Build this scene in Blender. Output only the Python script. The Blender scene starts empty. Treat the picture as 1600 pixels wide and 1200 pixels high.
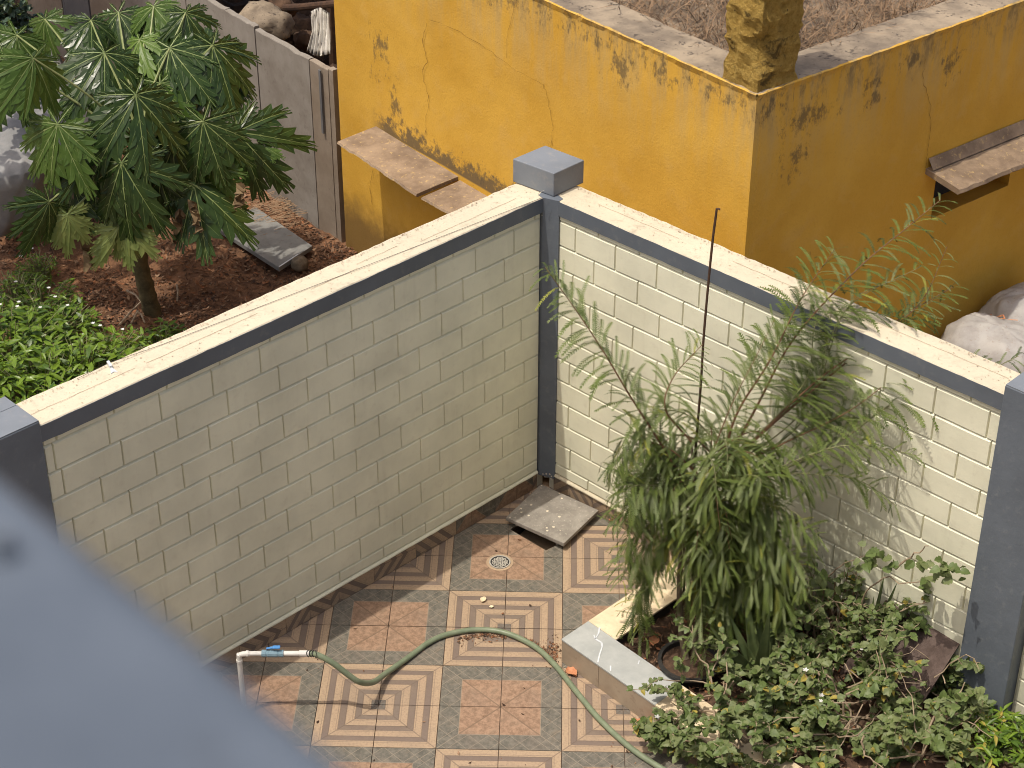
import bpy, math, random
import numpy as np
from mathutils import Vector, Matrix, noise as mnoise
random.seed(7)
S = bpy.context.scene
COL = S.collection
R = math.radians
def lerp(a, b, t): return a + (b - a) * t

# ------------------------------------------------------------------ camera
F, PITCH, ROLL, YAW = 2964.66, 0.566653, -0.00285355, -0.0251851
C = Vector((0.703428, -10.5276, 8.44098))
fwd = Vector((math.sin(YAW)*math.cos(PITCH), math.cos(YAW)*math.cos(PITCH), -math.sin(PITCH)))
r0 = Vector((math.cos(YAW), -math.sin(YAW), 0)); d0 = fwd.cross(r0)
right = math.cos(ROLL)*r0 + math.sin(ROLL)*d0
down = -math.sin(ROLL)*r0 + math.cos(ROLL)*d0
cam = bpy.data.cameras.new('camera'); co = bpy.data.objects.new('camera', cam); COL.objects.link(co)
co.matrix_world = Matrix(((right.x, -down.x, -fwd.x, C.x), (right.y, -down.y, -fwd.y, C.y), (right.z, -down.z, -fwd.z, C.z), (0, 0, 0, 1)))
cam.sensor_width = 36; cam.lens = F/1600*36; cam.clip_start = .05; cam.clip_end = 3000
cam.dof.use_dof = True; cam.dof.focus_distance = 12.8; cam.dof.aperture_fstop = 9.5
S.camera = co

# ------------------------------------------------------------------ light
SUNV = Vector((-.3296, -.1954, 1)).normalized()
w = bpy.data.worlds.new('World'); S.world = w; w.use_nodes = True
nt = w.node_tree; bg = nt.nodes['Background']; sky = nt.nodes.new('ShaderNodeTexSky')
sky.sky_type = 'NISHITA'; sky.sun_disc = False
sky.sun_elevation = math.asin(SUNV.z); sky.sun_rotation = math.atan2(SUNV.x, SUNV.y) % (2*math.pi)
sky.air_density = .75; sky.dust_density = 6.0; sky.ozone_density = .3
nt.links.new(sky.outputs[0], bg.inputs[0]); bg.inputs[1].default_value = .15
sl = bpy.data.lights.new('sun', 'SUN'); sl.energy = 2.85; sl.angle = R(.55); sl.color = (1, .93, .82)
so = bpy.data.objects.new('sun', sl); COL.objects.link(so); so.rotation_euler = SUNV.to_track_quat('Z', 'Y').to_euler(); so.location = (0, 0, 20)
S.view_settings.view_transform = 'Standard'; S.view_settings.look = 'None'; S.view_settings.gamma = 1
S.view_settings.use_curve_mapping = False; S.view_settings.exposure = .12
S.cycles.max_bounces = 6; S.cycles.filter_width = 1.0

# ------------------------------------------------------------------ where a ray of the survey meets the place
def ray(u, v): return right*((u-800)/F) + down*((v-600)/F) + fwd
def onz(u, v, z=0.0):
    d = ray(u, v); return C + d*((z-C.z)/d.z)
def aty(u, v, Y):
    d = ray(u, v); return C + d*((Y-C.y)/d.y)
def onv(u, v, p, n):
    d = ray(u, v); return C + d*((p-C).dot(n)/d.dot(n))

# ------------------------------------------------------------------ object helpers
def tag(o, label=None, cat=None, group=None, kind=None):
    if label: o['label'] = label
    if cat: o['category'] = cat
    if group: o['group'] = group
    if kind: o['kind'] = kind
    return o
def empty(name, loc, label, cat, group=None):
    o = bpy.data.objects.new(name, None); COL.objects.link(o); o.location = loc; o.empty_display_size = .1
    return tag(o, label, cat, group)
def wloc(p):
    v = Vector((0, 0, 0))
    while p is not None:
        v += p.location; p = p.parent
    return v
def obj(name, V, Fc, mat, parent=None, loc=None, mi=None, smooth=False, uv=None, local=False):
    """mesh from world-space vertices"""
    o0 = Vector(loc) if loc is not None else (wloc(parent) if parent else Vector((0, 0, 0)))
    me = bpy.data.meshes.new(name)
    if local: me.from_pydata([tuple(v) for v in V], [], Fc)
    else: me.from_pydata([(v[0]-o0.x, v[1]-o0.y, v[2]-o0.z) for v in V], [], Fc)
    for m in (mat if isinstance(mat, (list, tuple)) else [mat]): me.materials.append(m)
    if mi is not None: me.polygons.foreach_set('material_index', mi)
    if smooth: me.polygons.foreach_set('use_smooth', [True]*len(me.polygons))
    if uv is not None:
        l = me.uv_layers.new(name='UVMap'); l.data.foreach_set('uv', [c for t in uv for c in t])
    me.update()
    o = bpy.data.objects.new(name, me); COL.objects.link(o)
    if parent:
        o.parent = parent; o.location = o0 - wloc(parent)
    else: o.location = o0
    return o
def inst(name, me, parent, M):
    """another object on a shared mesh; M is its matrix in world space (parent is not rotated)"""
    o = bpy.data.objects.new(name, me); COL.objects.link(o); o.parent = parent
    o.matrix_local = Matrix.Translation(-wloc(parent)) @ M
    return o
class MB:
    def __init__(s): s.V = []; s.F = []; s.M = []
    def add(s, V, Fc, m=0):
        n = len(s.V); s.V += [tuple(v) for v in V]; s.F += [tuple(i+n for i in f) for f in Fc]; s.M += [m]*len(Fc)
    def box(s, o, ax, ay, az, m=0):
        """o corner, three edge vectors"""
        o = Vector(o); ax = Vector(ax); ay = Vector(ay); az = Vector(az)
        P = [o, o+ax, o+ax+ay, o+ay]; P += [p+az for p in P]
        s.add(P, [(3, 2, 1, 0), (4, 5, 6, 7), (0, 1, 5, 4), (1, 2, 6, 5), (2, 3, 7, 6), (3, 0, 4, 7)], m)
    def tube(s, pts, r, seg=6, m=0, cap=True):
        pts = [Vector(p) for p in pts]; n = len(pts); rr = r if isinstance(r, (list, tuple)) else [r]*n
        V = []; T0 = None; N = None
        for i, p in enumerate(pts):
            T = (pts[min(i+1, n-1)]-pts[max(i-1, 0)])
            T = T.normalized() if T.length > 1e-9 else Vector((0, 0, 1))
            if N is None:
                N = T.cross(Vector((0, 0, 1)) if abs(T.z) < .9 else Vector((1, 0, 0))).normalized()
            else:
                N = (N - T*N.dot(T)).normalized()
            B = T.cross(N)
            for k in range(seg):
                a = 2*math.pi*k/seg; V.append(p + (N*math.cos(a)+B*math.sin(a))*rr[i])
        Fc = [(i*seg+k, i*seg+(k+1) % seg, (i+1)*seg+(k+1) % seg, (i+1)*seg+k) for i in range(n-1) for k in range(seg)]
        if cap: Fc += [tuple(range(seg-1, -1, -1)), tuple((n-1)*seg+k for k in range(seg))]
        s.add(V, Fc, m)
    def build(s, name, mat, parent=None, **k):
        return obj(name, s.V, s.F, mat, parent, mi=s.M, **k)
def prism(pts, z0, z1):
    n = len(pts); V = [(p[0], p[1], z0) for p in pts]+[(p[0], p[1], z1) for p in pts]
    return V, [tuple(range(n-1, -1, -1)), tuple(range(n, 2*n))]+[(i, (i+1) % n, n+(i+1) % n, n+i) for i in range(n)]
def curve(P, n):
    """Catmull-Rom through P"""
    P = [Vector(p) for p in P]; P = [P[0]*2-P[1]]+P+[P[-1]*2-P[-2]]; out = []
    for i in range(1, len(P)-2):
        for k in range(n):
            t = k/n; a, b, c, d = P[i-1:i+3]
            out.append(.5*((2*b)+(c-a)*t+(2*a-5*b+4*c-d)*t*t+(3*b-a-3*c+d)*t**3))
    out.append(P[-2]); return out
def bevel(o, wd, seg=2):
    m = o.modifiers.new('bevel', 'BEVEL'); m.width = wd; m.segments = seg; m.limit_method = 'ANGLE'; return o
def nz(x, y, z=0.0, s=1.0): return mnoise.noise(Vector((x*s, y*s, z*s)))

# ------------------------------------------------------------------ materials
class G:
    def __init__(s, name):
        s.m = bpy.data.materials.new(name); s.m.use_nodes = True; s.t = s.m.node_tree; s.b = s.t.nodes['Principled BSDF']
        s.out = s.t.nodes['Material Output']; s.tc = None; s.pos = None
    def n(s, ty, **k):
        x = s.t.nodes.new('ShaderNode'+ty)
        for a, b in k.items(): setattr(x, a, b)
        return x
    def l(s, a, b): s.t.links.new(a, b)
    def co(s, which='Object'):
        if s.pos is not None: return s.pos
        if not s.tc: s.tc = s.n('TexCoord')
        return s.tc.outputs[which]
    def inp(s, sock, v):
        if isinstance(v, bpy.types.NodeSocket): s.l(v, sock)
        elif isinstance(v, (tuple, list)) and len(v) == 3 and sock.type == 'RGBA': sock.default_value = (*v, 1)
        else: sock.default_value = v
    def math(s, op, a, b=0.0, c=0.0, clamp=False):
        x = s.n('Math', operation=op, use_clamp=clamp)
        for i, v in enumerate((a, b, c)): s.inp(x.inputs[i], v)
        return x.outputs[0]
    def noise(s, scale, detail=4, rough=.55, co=None, sc=None, dist=0):
        x = s.n('TexNoise'); x.inputs['Scale'].default_value = scale; x.inputs['Detail'].default_value = detail
        x.inputs['Roughness'].default_value = rough; x.inputs['Distortion'].default_value = dist
        c = co or s.co()
        if sc:
            mp = s.n('Mapping'); mp.inputs['Scale'].default_value = sc; s.l(c, mp.inputs[0]); c = mp.outputs[0]
        s.l(c, x.inputs['Vector']); return x.outputs[0]
    def vor(s, scale, feature='F1', co=None, sc=None):
        x = s.n('TexVoronoi', feature=feature); x.inputs['Scale'].default_value = scale; c = co or s.co()
        if sc:
            mp = s.n('Mapping'); mp.inputs['Scale'].default_value = sc; s.l(c, mp.inputs[0]); c = mp.outputs[0]
        s.l(c, x.inputs['Vector']); return x
    def step(s, v, a, b):
        x = s.n('MapRange', interpolation_type='SMOOTHSTEP'); s.inp(x.inputs[0], v); x.inputs[1].default_value = a; x.inputs[2].default_value = b
        return x.outputs[0]
    def mix(s, f, a, b, bl='MIX'):
        x = s.n('MixRGB', blend_type=bl); s.inp(x.inputs[0], f); s.inp(x.inputs[1], a); s.inp(x.inputs[2], b); return x.outputs[0]
    def fin(s, col, rough=.7, bump=None, bs=.3, bd=.01, spec=.3, trans=0.0):
        s.inp(s.b.inputs['Base Color'], col); s.inp(s.b.inputs['Roughness'], rough); s.b.inputs['Specular IOR Level'].default_value = spec
        if bump is not None:
            x = s.n('Bump'); x.inputs['Strength'].default_value = bs; x.inputs['Distance'].default_value = bd
            s.l(bump, x.inputs['Height']); s.l(x.outputs[0], s.b.inputs['Normal'])
        if trans:
            tr = s.n('BsdfTranslucent'); s.inp(tr.inputs[0], col); mx = s.n('MixShader'); mx.inputs[0].default_value = trans
            s.l(s.b.outputs[0], mx.inputs[1]); s.l(tr.outputs[0], mx.inputs[2]); s.l(mx.outputs[0], s.out.inputs[0])
        return s.m
def scl(c, k): return tuple(x*k for x in c)

def paint(name, col, grime=(.35, .3, .22), g=.35, bscale=60, bs=.25, rough=.6, patch=.12, speck=0.0, bricks=False):
    m = G(name)
    if bricks: gm = m.n('NewGeometry'); m.pos = gm.outputs['Position']
    n1 = m.noise(2.2, 5); n2 = m.noise(14, 6, .65); n3 = m.noise(bscale, 5, .6)
    c = m.mix(m.step(n1, .3, .7), scl(col, 1-patch), scl(col, 1+patch*.4))
    c = m.mix(m.math('MULTIPLY', m.step(n2, .52, .78), g), c, grime)
    if bricks:
        oi = m.n('ObjectInfo'); c = m.mix(m.math('MULTIPLY', oi.outputs['Random'], .055), c, scl(col, .55))
        st = m.noise(4, 6, .7, sc=(2.5, 2.5, .25)); c = m.mix(m.math('MULTIPLY', m.step(st, .52, .75), .13), c, (.36, .32, .23))
        sp_ = m.n('SeparateXYZ'); m.l(m.co(), sp_.inputs[0])
    if speck: c = m.mix(m.math('MULTIPLY', m.step(m.noise(38, 6, .75), .6, .68), speck), c, grime)
    return m.fin(c, rough, m.math('ADD', m.math('MULTIPLY', n3, .5), n2), bs, .006)
M_cream = paint('cream_masonry_paint', (.73, .715, .55), (.46, .41, .30), .24, 70, .35, .62, bricks=True)
M_coping = paint('cream_coping_paint', (.585, .52, .385), (.27, .22, .16), .5, 45, 1.0, .75, .08, .75)
M_mortar = paint('cream_joint_paint', (.76, .735, .58), (.42, .36, .27), .3, 60, .35, .65)
M_blue = paint('slate_blue_paint', (.128, .148, .174), (.30, .31, .30), .25, 38, .45, .5, .18)
M_bluecap = paint('weathered_slate_blue_paint', (.185, .205, .23), (.32, .30, .27), .4, 30, .3, .55, .15)
M_band = paint('dark_slate_blue_paint', (.115, .132, .154), (.22, .22, .21), .3, 40, .3, .5, .15)
M_tan = paint('tan_cement', (.40, .29, .19), (.2, .14, .09), .5, 60, .6, .85)
M_plaster = paint('bare_plaster', (.5, .44, .36), (.2, .15, .1), .5, 40, .6, .85)

# tile patterns: UV (0,0) is the middle of the four-tile figure, 1 its outer edge
def tile_mat(name, kind, dirt=.4):
    m = G(name); uvn = m.n('UVMap'); sp = m.n('SeparateXYZ'); m.l(uvn.outputs[0], sp.inputs[0])
    u, v = m.math('ABSOLUTE', sp.outputs[0]), m.math('ABSOLUTE', sp.outputs[1]); mx = m.math('MAXIMUM', u, v)
    diag = m.math('ABSOLUTE', m.math('SUBTRACT', u, v)); n1 = m.noise(9, 6, .65); n2 = m.noise(60, 5, .7); nf = m.noise(22, 5, .7)
    def band(x, c, wd):
        return m.math('SUBTRACT', 1.0, m.step(m.math('ABSOLUTE', m.math('SUBTRACT', x, c)), wd*.5, wd))
    if kind == 'stripe':
        cols = [(.14, .125, .105), (.37, .27, .178), (.18, .14, .11), (.37, .27, .178), (.178, .135, .105), (.38, .275, .18), (.175, .132, .105), (.385, .28, .182)]
        ed = [.115, .256, .355, .504, .61, .75, .85]
        col = cols[0]; groove = band(diag, 0, .02)
        for i, e in enumerate(ed):
            col = m.mix(m.step(mx, e-.004, e+.004), col, cols[i+1]); groove = m.math('MAXIMUM', groove, band(mx, e, .010))
        for e in (.885, .64, .39, .145): groove = m.math('MAXIMUM', groove, m.math('MULTIPLY', band(mx, e, .008), .7))
        col = m.mix(m.math('MULTIPLY', m.step(n2, .42, .7), .4), col, (.13, .09, .07))
        gcol = (.13, .095, .07)
    else:
        inner = m.step(mx, .655, .663); cb = m.mix(m.step(nf, .36, .64), (.20, .125, .08), (.335, .215, .14)); cb = m.mix(m.math('MULTIPLY', m.step(n2, .5, .7), .35), cb, (.38, .26, .175))
        cd = m.mix(m.step(nf, .32, .68), (.092, .086, .07), (.178, .162, .13))
        col = m.mix(inner, cb, cd)
        P = .335
        def lat(x):
            return m.math('SUBTRACT', 1.0, m.step(m.math('ABSOLUTE', m.math('SUBTRACT', m.math('FRACT', m.math('ADD', m.math('DIVIDE', x, P), 8.0)), .5)), .018, .04))
        la = m.math('MULTIPLY', m.math('MAXIMUM', lat(m.math('ADD', u, v)), lat(m.math('SUBTRACT', u, v))), inner)
        dg = m.math('MULTIPLY', band(diag, 0, .022), m.math('SUBTRACT', 1.0, inner)); col = m.mix(m.math('MULTIPLY', dg, .75), col, (.15, .10, .065)); groove = m.math('MAXIMUM', m.math('MAXIMUM', la, m.math('MULTIPLY', band(diag, 0, .018), inner)), band(mx, .659, .010)); gcol = (.27, .225, .165)
    col = m.mix(m.math('MULTIPLY', groove, .55), col, gcol)
    col = m.mix(m.math('MULTIPLY', m.step(n1, .5, .75), dirt), col, (.25, .19, .13))
    col = m.mix(m.math('MULTIPLY', m.step(m.noise(3, 3), .5, .7), .25), col, (.20, .155, .12))
    bp = m.math('SUBTRACT', m.math('MULTIPLY', n2, .35), groove)
    return m.fin(col, m.math('ADD', .42, m.math('MULTIPLY', n1, .3)), bp, .5, .002, .4)
M_stripe = tile_mat('striped_square_tile', 'stripe'); M_dia = tile_mat('grey_lattice_and_terracotta_tile', 'dia')
M_grout = paint('dirty_grout', (.21, .155, .11), (.06, .05, .04), .5, 50, .4, .9)

def stone(name, a, b, sc=6, bs=.3, rough=.6, spk=None, k=.0, bsc=40):
    m = G(name); c = m.mix(m.step(m.noise(sc, 6, .65), .33, .68), a, b)
    if spk: c = m.mix(m.math('MULTIPLY', m.step(m.noise(sc*6, 4, .7), .58, .66), k), c, spk)
    return m.fin(c, rough, m.noise(bsc, 6, .7), bs, .006)
M_pave = stone('pale_paving', (.33, .27, .2), (.46, .39, .3), 3, .2, .7)
M_ledgepaint = stone('hazy_blue_parapet_paint', (.076, .094, .122), (.110, .134, .168), 7, .2, .5, (.06, .07, .085), .4)
M_lid = stone('rough_grey_stone', (.20, .18, .155), (.30, .275, .235), 7, .5, .8, (.5, .46, .38), .55, 30)
M_granite = stone('grey_veined_marble', (.33, .345, .33), (.41, .42, .40), 5, .08, .4, (.5, .5, .46), .25)
M_creamtile = stone('cream_stone_tile', (.62, .50, .33), (.74, .62, .43), 9, .1, .45, (.42, .29, .15), .4)
M_facing = stone('brown_marbled_tile', (.27, .205, .145), (.36, .29, .21), 3, .1, .5, (.18, .12, .08), .3)
M_slab = stone('grey_stone_slab', (.20, .175, .145), (.285, .26, .225), 2.2, .25, .8, (.13, .10, .08), .3)
M_slab2 = stone('brownish_stone_slab', (.21, .165, .12), (.29, .24, .185), 2.0, .25, .8, (.12, .09, .07), .3)
M_slab3 = stone('dark_blue_stone_slab', (.10, .105, .11), (.15, .15, .15), 2.5, .25, .7)
M_dark = stone('dark_joint', (.03, .027, .024), (.05, .045, .04), 6, .3, .9)
M_flat = stone('blue_grey_flagstone', (.175, .175, .165), (.235, .23, .21), 4, .25, .7, (.12, .09, .06), .4)
M_soilp = stone('dark_potting_soil', (.045, .028, .018), (.11, .065, .04), 12, 1.0, .95, (.2, .12, .06), .4, 25)
M_brownboard = stone('rough_brown_board', (.075, .052, .043), (.13, .095, .08), 12, 1.0, .9, (.05, .035, .03), .5, 30)
M_ledge = stone('weathered_concrete', (.15, .12, .09), (.33, .265, .185), 2.6, .7, .9, (.07, .055, .045), .85, 20)
M_shade_slab = stone('lichened_stone_slab', (.17, .12, .08), (.30, .22, .145), 4, .7, .9, (.60, .42, .16), .4, 18)
M_rust = stone('rusty_iron', (.05, .028, .018), (.085, .045, .025), 20, .3, .8)
M_pvc = stone('dusty_white_pvc', (.55, .54, .50), (.68, .66, .61), 5, .05, .35, (.35, .28, .2), .3)
M_pink = stone('faded_pink_pvc', (.55, .36, .27), (.66, .5, .38), 8, .1, .5, (.25, .14, .08), .5)
M_valve = stone('grey_blue_plastic', (.16, .25, .30), (.2, .3, .35), 8, .05, .4)
M_handle = stone('bright_blue_plastic', (.07, .22, .5), (.09, .27, .56), 8, .05, .35)
M_hose = stone('dull_green_hose_rubber', (.15, .185, .115), (.20, .235, .15), 14, .1, .38, (.1, .11, .06), .3)
M_black = stone('black_plastic', (.02, .02, .02), (.035, .033, .03), 6, .1, .5)
M_bluepot = stone('dark_blue_plastic', (.012, .02, .05), (.016, .03, .07), 6, .1, .5)
M_wire = stone('thin_wire', (.10, .09, .08), (.16, .14, .12), 6, .1, .5)
M_white = stone('white_plastic', (.55, .58, .6), (.65, .67, .68), 6, .05, .4)
M_metal = stone('dull_steel', (.32, .3, .26), (.45, .42, .36), 30, .1, .45)
M_sack = stone('dusty_white_sack', (.30, .28, .26), (.41, .39, .36), 5, .5, .6, (.25, .17, .12), .4, 90)
M_tarp = stone('pale_grey_tarpaulin', (.20, .20, .195), (.29, .285, .275), 3, .15, .45, (.3, .25, .2), .25)
M_orange = stone('orange_dry_leaf', (.42, .17, .08), (.55, .27, .14), 30, .1, .7)
M_clothw = stone('dirty_white_cloth', (.45, .42, .38), (.6, .57, .5), 8, .3, .8)
M_bark = stone('grey_brown_bark', (.11, .085, .055), (.19, .15, .10), 20, .5, .9)
M_twig = stone('pale_twig', (.24, .18, .12), (.36, .28, .19), 20, .3, .8)
M_redstem = stone('reddish_stem', (.13, .065, .035), (.20, .11, .055), 20, .2, .7)
M_gstem = stone('green_stem', (.16, .17, .08), (.22, .21, .10), 20, .2, .7)
M_pstem = stone('papaya_stalk', (.20, .24, .09), (.30, .33, .14), 12, .1, .5)
M_ptrunk = stone('papaya_bark', (.055, .045, .022), (.12, .095, .045), 9, .5, .8, (.16, .13, .07), .4)
M_rubble = stone('brown_rubble', (.035, .022, .014), (.11, .065, .04), 6, 1, .95)

def soil_mat():
    m = G('red_soil'); n1 = m.noise(1.1, 5, .6); n2 = m.noise(9, 7, .7); n3 = m.noise(45, 6, .75)
    c = m.mix(m.step(n1, .35, .65), (.20, .10, .05), (.38, .19, .095))
    c = m.mix(m.step(n2, .35, .7), m.mix(.65, c, (.075, .042, .026)), c)
    c = m.mix(m.math('MULTIPLY', m.step(n3, .55, .72), .6), c, (.36, .20, .12))
    return m.fin(c, .95, m.math('ADD', n2, n3), .9, .03)
M_soil = soil_mat()
M_ground = stone('brown_earth', (.26, .19, .12), (.36, .27, .18), 1.5, .6, .95)

def leaf_mat(name, a, b, rough=.45, trans=.25, sc=20, vein=None):
    m = G(name); oi = m.n('ObjectInfo'); n = m.noise(sc, 3)
    c = m.mix(m.step(n, .35, .65), a, b); c = m.mix(m.math('MULTIPLY', oi.outputs['Random'], .45), c, scl(b, 1.25))
    return m.fin(c, rough, n, .15, .002, .4, trans)
L_dark = leaf_mat('dark_olive_leaf', (.048, .072, .014), (.082, .112, .024), .5)
L_mid = leaf_mat('olive_leaf', (.092, .135, .026), (.145, .190, .040), .5)
L_pale = leaf_mat('grey_green_leaf', (.13, .168, .055), (.18, .215, .075), .55)
L_yel = leaf_mat('yellow_green_leaf', (.26, .29, .045), (.34, .35, .06), .5, .35)
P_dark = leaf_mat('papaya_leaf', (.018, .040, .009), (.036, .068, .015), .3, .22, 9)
P_lit = leaf_mat('lit_papaya_leaf', (.052, .10, .016), (.08, .14, .025), .33, .3, 9)  # lighter copy of the papaya leaf, lit highlight put into its colour
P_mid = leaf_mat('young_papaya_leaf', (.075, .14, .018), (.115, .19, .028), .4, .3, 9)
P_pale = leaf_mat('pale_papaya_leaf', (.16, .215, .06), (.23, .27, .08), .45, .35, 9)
P_vein = leaf_mat('papaya_vein', (.16, .22, .07), (.24, .30, .11), .5, .2)
B_leaf = leaf_mat('glossy_bush_leaf', (.085, .15, .014), (.16, .25, .025), .34, .3, 30)
B_dark = leaf_mat('deep_green_bush_leaf', (.04, .085, .012), (.07, .125, .018), .4, .25, 30)
S_leaf = leaf_mat('soft_green_shrub_leaf', (.075, .115, .030), (.125, .17, .050), .5, .25, 40)
S_leaf2 = leaf_mat('dusty_green_shrub_leaf', (.11, .145, .05), (.175, .205, .082), .55, .25, 40)
S_yel = leaf_mat('yellowed_shrub_leaf', (.26, .24, .05), (.40, .31, .06), .6, .3, 40)
A_leaf = leaf_mat('aloe_leaf', (.085, .12, .045), (.13, .165, .065), .5, .1, 12)
A_brown = leaf_mat('dried_leaf', (.13, .085, .045), (.2, .14, .07), .8, .2, 12)
R_leaf = leaf_mat('rusty_brown_leaf', (.14, .085, .05), (.24, .15, .09), .7, .25, 40)
L_cyan = leaf_mat('bluish_tree_leaf', (.05, .085, .05), (.10, .15, .10), .35, .2, 30)
M_flower = leaf_mat('white_petal', (.75, .75, .72), (.8, .8, .78), .6, .3)
M_hay1 = leaf_mat('dry_grass', (.23, .15, .085), (.33, .22, .13), .8, .2)
M_hay2 = leaf_mat('grey_dry_grass', (.085, .055, .034), (.13, .088, .055), .8, .2)
chipm = [stone('litter_%s' % n, scl(c, .7), c, 30, .2, .9) for n, c in (('brown', (.17, .09, .05)), ('tan', (.32, .20, .12)), ('dark', (.07, .04, .025)), ('rust', (.28, .12, .055)))]

# ------------------------------------------------------------------ reference lines of the place
WH = 2.468
dL = Vector((math.cos(R(46.25)), math.sin(R(46.25)), 0)); oL = Vector((dL.y, -dL.x, 0)); aL = Vector((.621, 1.31, 0))
aR = Vector((.719, 1.262, 0)); dR = (Vector((3.349, -1.145, 0))-aR).normalized(); oR = Vector((dR.y, -dR.x, 0))
Z = Vector((0, 0, 1))
def XC(s, a, d): return a+d*s
corner = aL + dL*((aR-aL).dot(dL)+(aR-aL).dot(oL)*.023)

# ================================================================== GROUND
ob = obj('ground', [(-400, -400, -.12), (400, -400, -.12), (400, 400, -.12), (-400, 400, -.12)], [(0, 1, 2, 3)], M_ground); tag(ob, kind='structure')

# soil of the neighbour's plot, uneven, beyond the walls
def out_of_yard(x, y, mgn=.12):
    p = Vector((x, y, 0)); return (p-aL).dot(oL) < -mgn or (p-aR).dot(oR) < -mgn
V = []; Fc = []; st = .06; nx, ny = 170, 200; x0, y0 = -6.5, -1.6; idx = {}
def soilz(x, y): return .38*max(0, min(1, (x-2.2)/1.4))+.05*nz(x, y, 0, 1.3)+.035*nz(x, y, 3, 4)+.022*nz(x, y, 7, 11)-.01
for i in range(nx):
    for j in range(ny):
        x, y = x0+i*st, y0+j*st
        if out_of_yard(x, y): idx[i, j] = len(V); V.append((x, y, soilz(x, y)))
for i in range(nx-1):
    for j in range(ny-1):
        k = [(i, j), (i+1, j), (i+1, j+1), (i, j+1)]
        if all(q in idx for q in k): Fc.append(tuple(idx[q] for q in k))
ob = obj('soil', V, Fc, M_soil, smooth=True); tag(ob, kind='structure')

# paved yard: bed below the tiles with the open pit, then every tile
def halfcut(poly, p, n, keep):
    out = []
    for i in range(len(poly)):
        a, b = poly[i], poly[(i+1) % len(poly)]
        da, db = ((a[0]-p[0])*n[0]+(a[1]-p[1])*n[1])*keep, ((b[0]-p[0])*n[0]+(b[1]-p[1])*n[1])*keep
        if da >= 0: out.append(a)
        if (da > 0) != (db > 0) and abs(da-db) > 1e-12:
            t = da/(da-db); out.append((a[0]+(b[0]-a[0])*t, a[1]+(b[1]-a[1])*t))
    return out
def area(p): return abs(sum(p[i][0]*p[(i+1) % len(p)][1]-p[(i+1) % len(p)][0]*p[i][1] for i in range(len(p))))/2 if len(p) > 2 else 0
def subtract(poly, hole):
    """convex hole, counter-clockwise"""
    res = []; rest = poly
    for i in range(len(hole)):
        a, b = hole[i], hole[(i+1) % len(hole)]; n = (b[1]-a[1], -(b[0]-a[0]))
        o_ = halfcut(rest, a, n, 1)
        if area(o_) > 1e-5: res.append(o_)
        rest = halfcut(rest, a, n, -1)
        if area(rest) < 1e-6: return res
    return res
pit = [tuple(onz(*p)[:2]) for p in ((797.5, 827.5), (853, 860), (878, 848), (880, 800), (835, 795))]
if sum(pit[i][0]*pit[(i+1) % 5][1]-pit[(i+1) % 5][0]*pit[i][1] for i in range(5)) < 0: pit.reverse()
drain_c = onz(781, 879)
O1 = Vector((.797, -.74, 0)); e1 = Vector((math.cos(R(-46.3)), math.sin(R(-46.3)), 0)); e2 = Vector((math.cos(R(46.7)), math.sin(R(46.7)), 0))
plan = [O1+e1*.006+e2*.006, O1+e1*4+e2*.006, O1+e1*4+e2*2.2, O1+e1*.006+e2*2.2]
plan = [tuple(p[:2]) for p in plan]
yard = empty('paved_yard', (0, 0, 0), 'yard floor of patterned tiles in striped and lattice squares', 'floor'); yard['kind'] = 'structure'; del yard['category']
big = [(-7, -8.5), (7, -8.5), (7, 3), (-7, 3)]
bed = halfcut(halfcut(big, aL[:2], oL[:2], 1), aR[:2], oR[:2], 1)
mb = MB()
for pc in subtract(bed, pit):
    v, f = prism(pc, -.09, -.012); mb.add(v, f)
mb.build('bed', M_grout, yard)
mb = MB()
for pc in [halfcut([(-9, -10.2), (9, -10.2), (9, -4.81), (-9, -4.81)], (0, 0), (0, 1), -1)]:
    v, f = prism(pc, -.05, -.0005); mb.add(v, f)
mb.build('paving', M_pave, yard)
mb = MB(); n = len(pit)
vv = [(p[0], p[1], -.02) for p in pit]+[(p[0], p[1], -1.6) for p in pit]
mb.add(vv, [(i, (i+1) % n, n+(i+1) % n, n+i) for i in range(n)]+[tuple(range(n, 2*n))]); mb.build('drain_pit', M_dark, yard)
T = .4; gp = .0026; nt_ = 0
for i in range(-10, 12):
    for j in range(-5, 12):
        x, y = i*T, -j*T
        poly = [(x+gp, y-T+gp), (x+T-gp, y-T+gp), (x+T-gp, y-gp), (x+gp, y-gp)]
        poly = halfcut(halfcut(poly, (aL+oL*.004)[:2], oL[:2], 1), (aR+oR*.004)[:2], oR[:2], 1)
        if area(poly) < 1e-4: continue
        ps = subtract(poly, plan); ps2 = []
        for p_ in ps: ps2 += subtract(p_, pit)
        if not ps2: continue
        ci, cj = i//2, j//2
        kind = (ci+cj) % 2       # cell (0,0) striped
        cx, cy = (ci+.5)*.8, -(cj+.5)*.8
        mb = MB(); uv = []; dz = random.uniform(-.0012, .0012)
        for pc in ps2:
            v, f = prism(pc, -.02, dz); mb.add(v, f)
            for fc in f: uv += [((v[k][0]-cx)/.4, (v[k][1]-cy)/.4) for k in fc]
        c_ = sum((Vector((p[0], p[1], 0)) for p in ps2[0]), Vector())/len(ps2[0])
        obj('tile', mb.V, mb.F, M_dia if kind else M_stripe, yard, loc=c_, uv=uv); nt_ += 1

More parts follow.
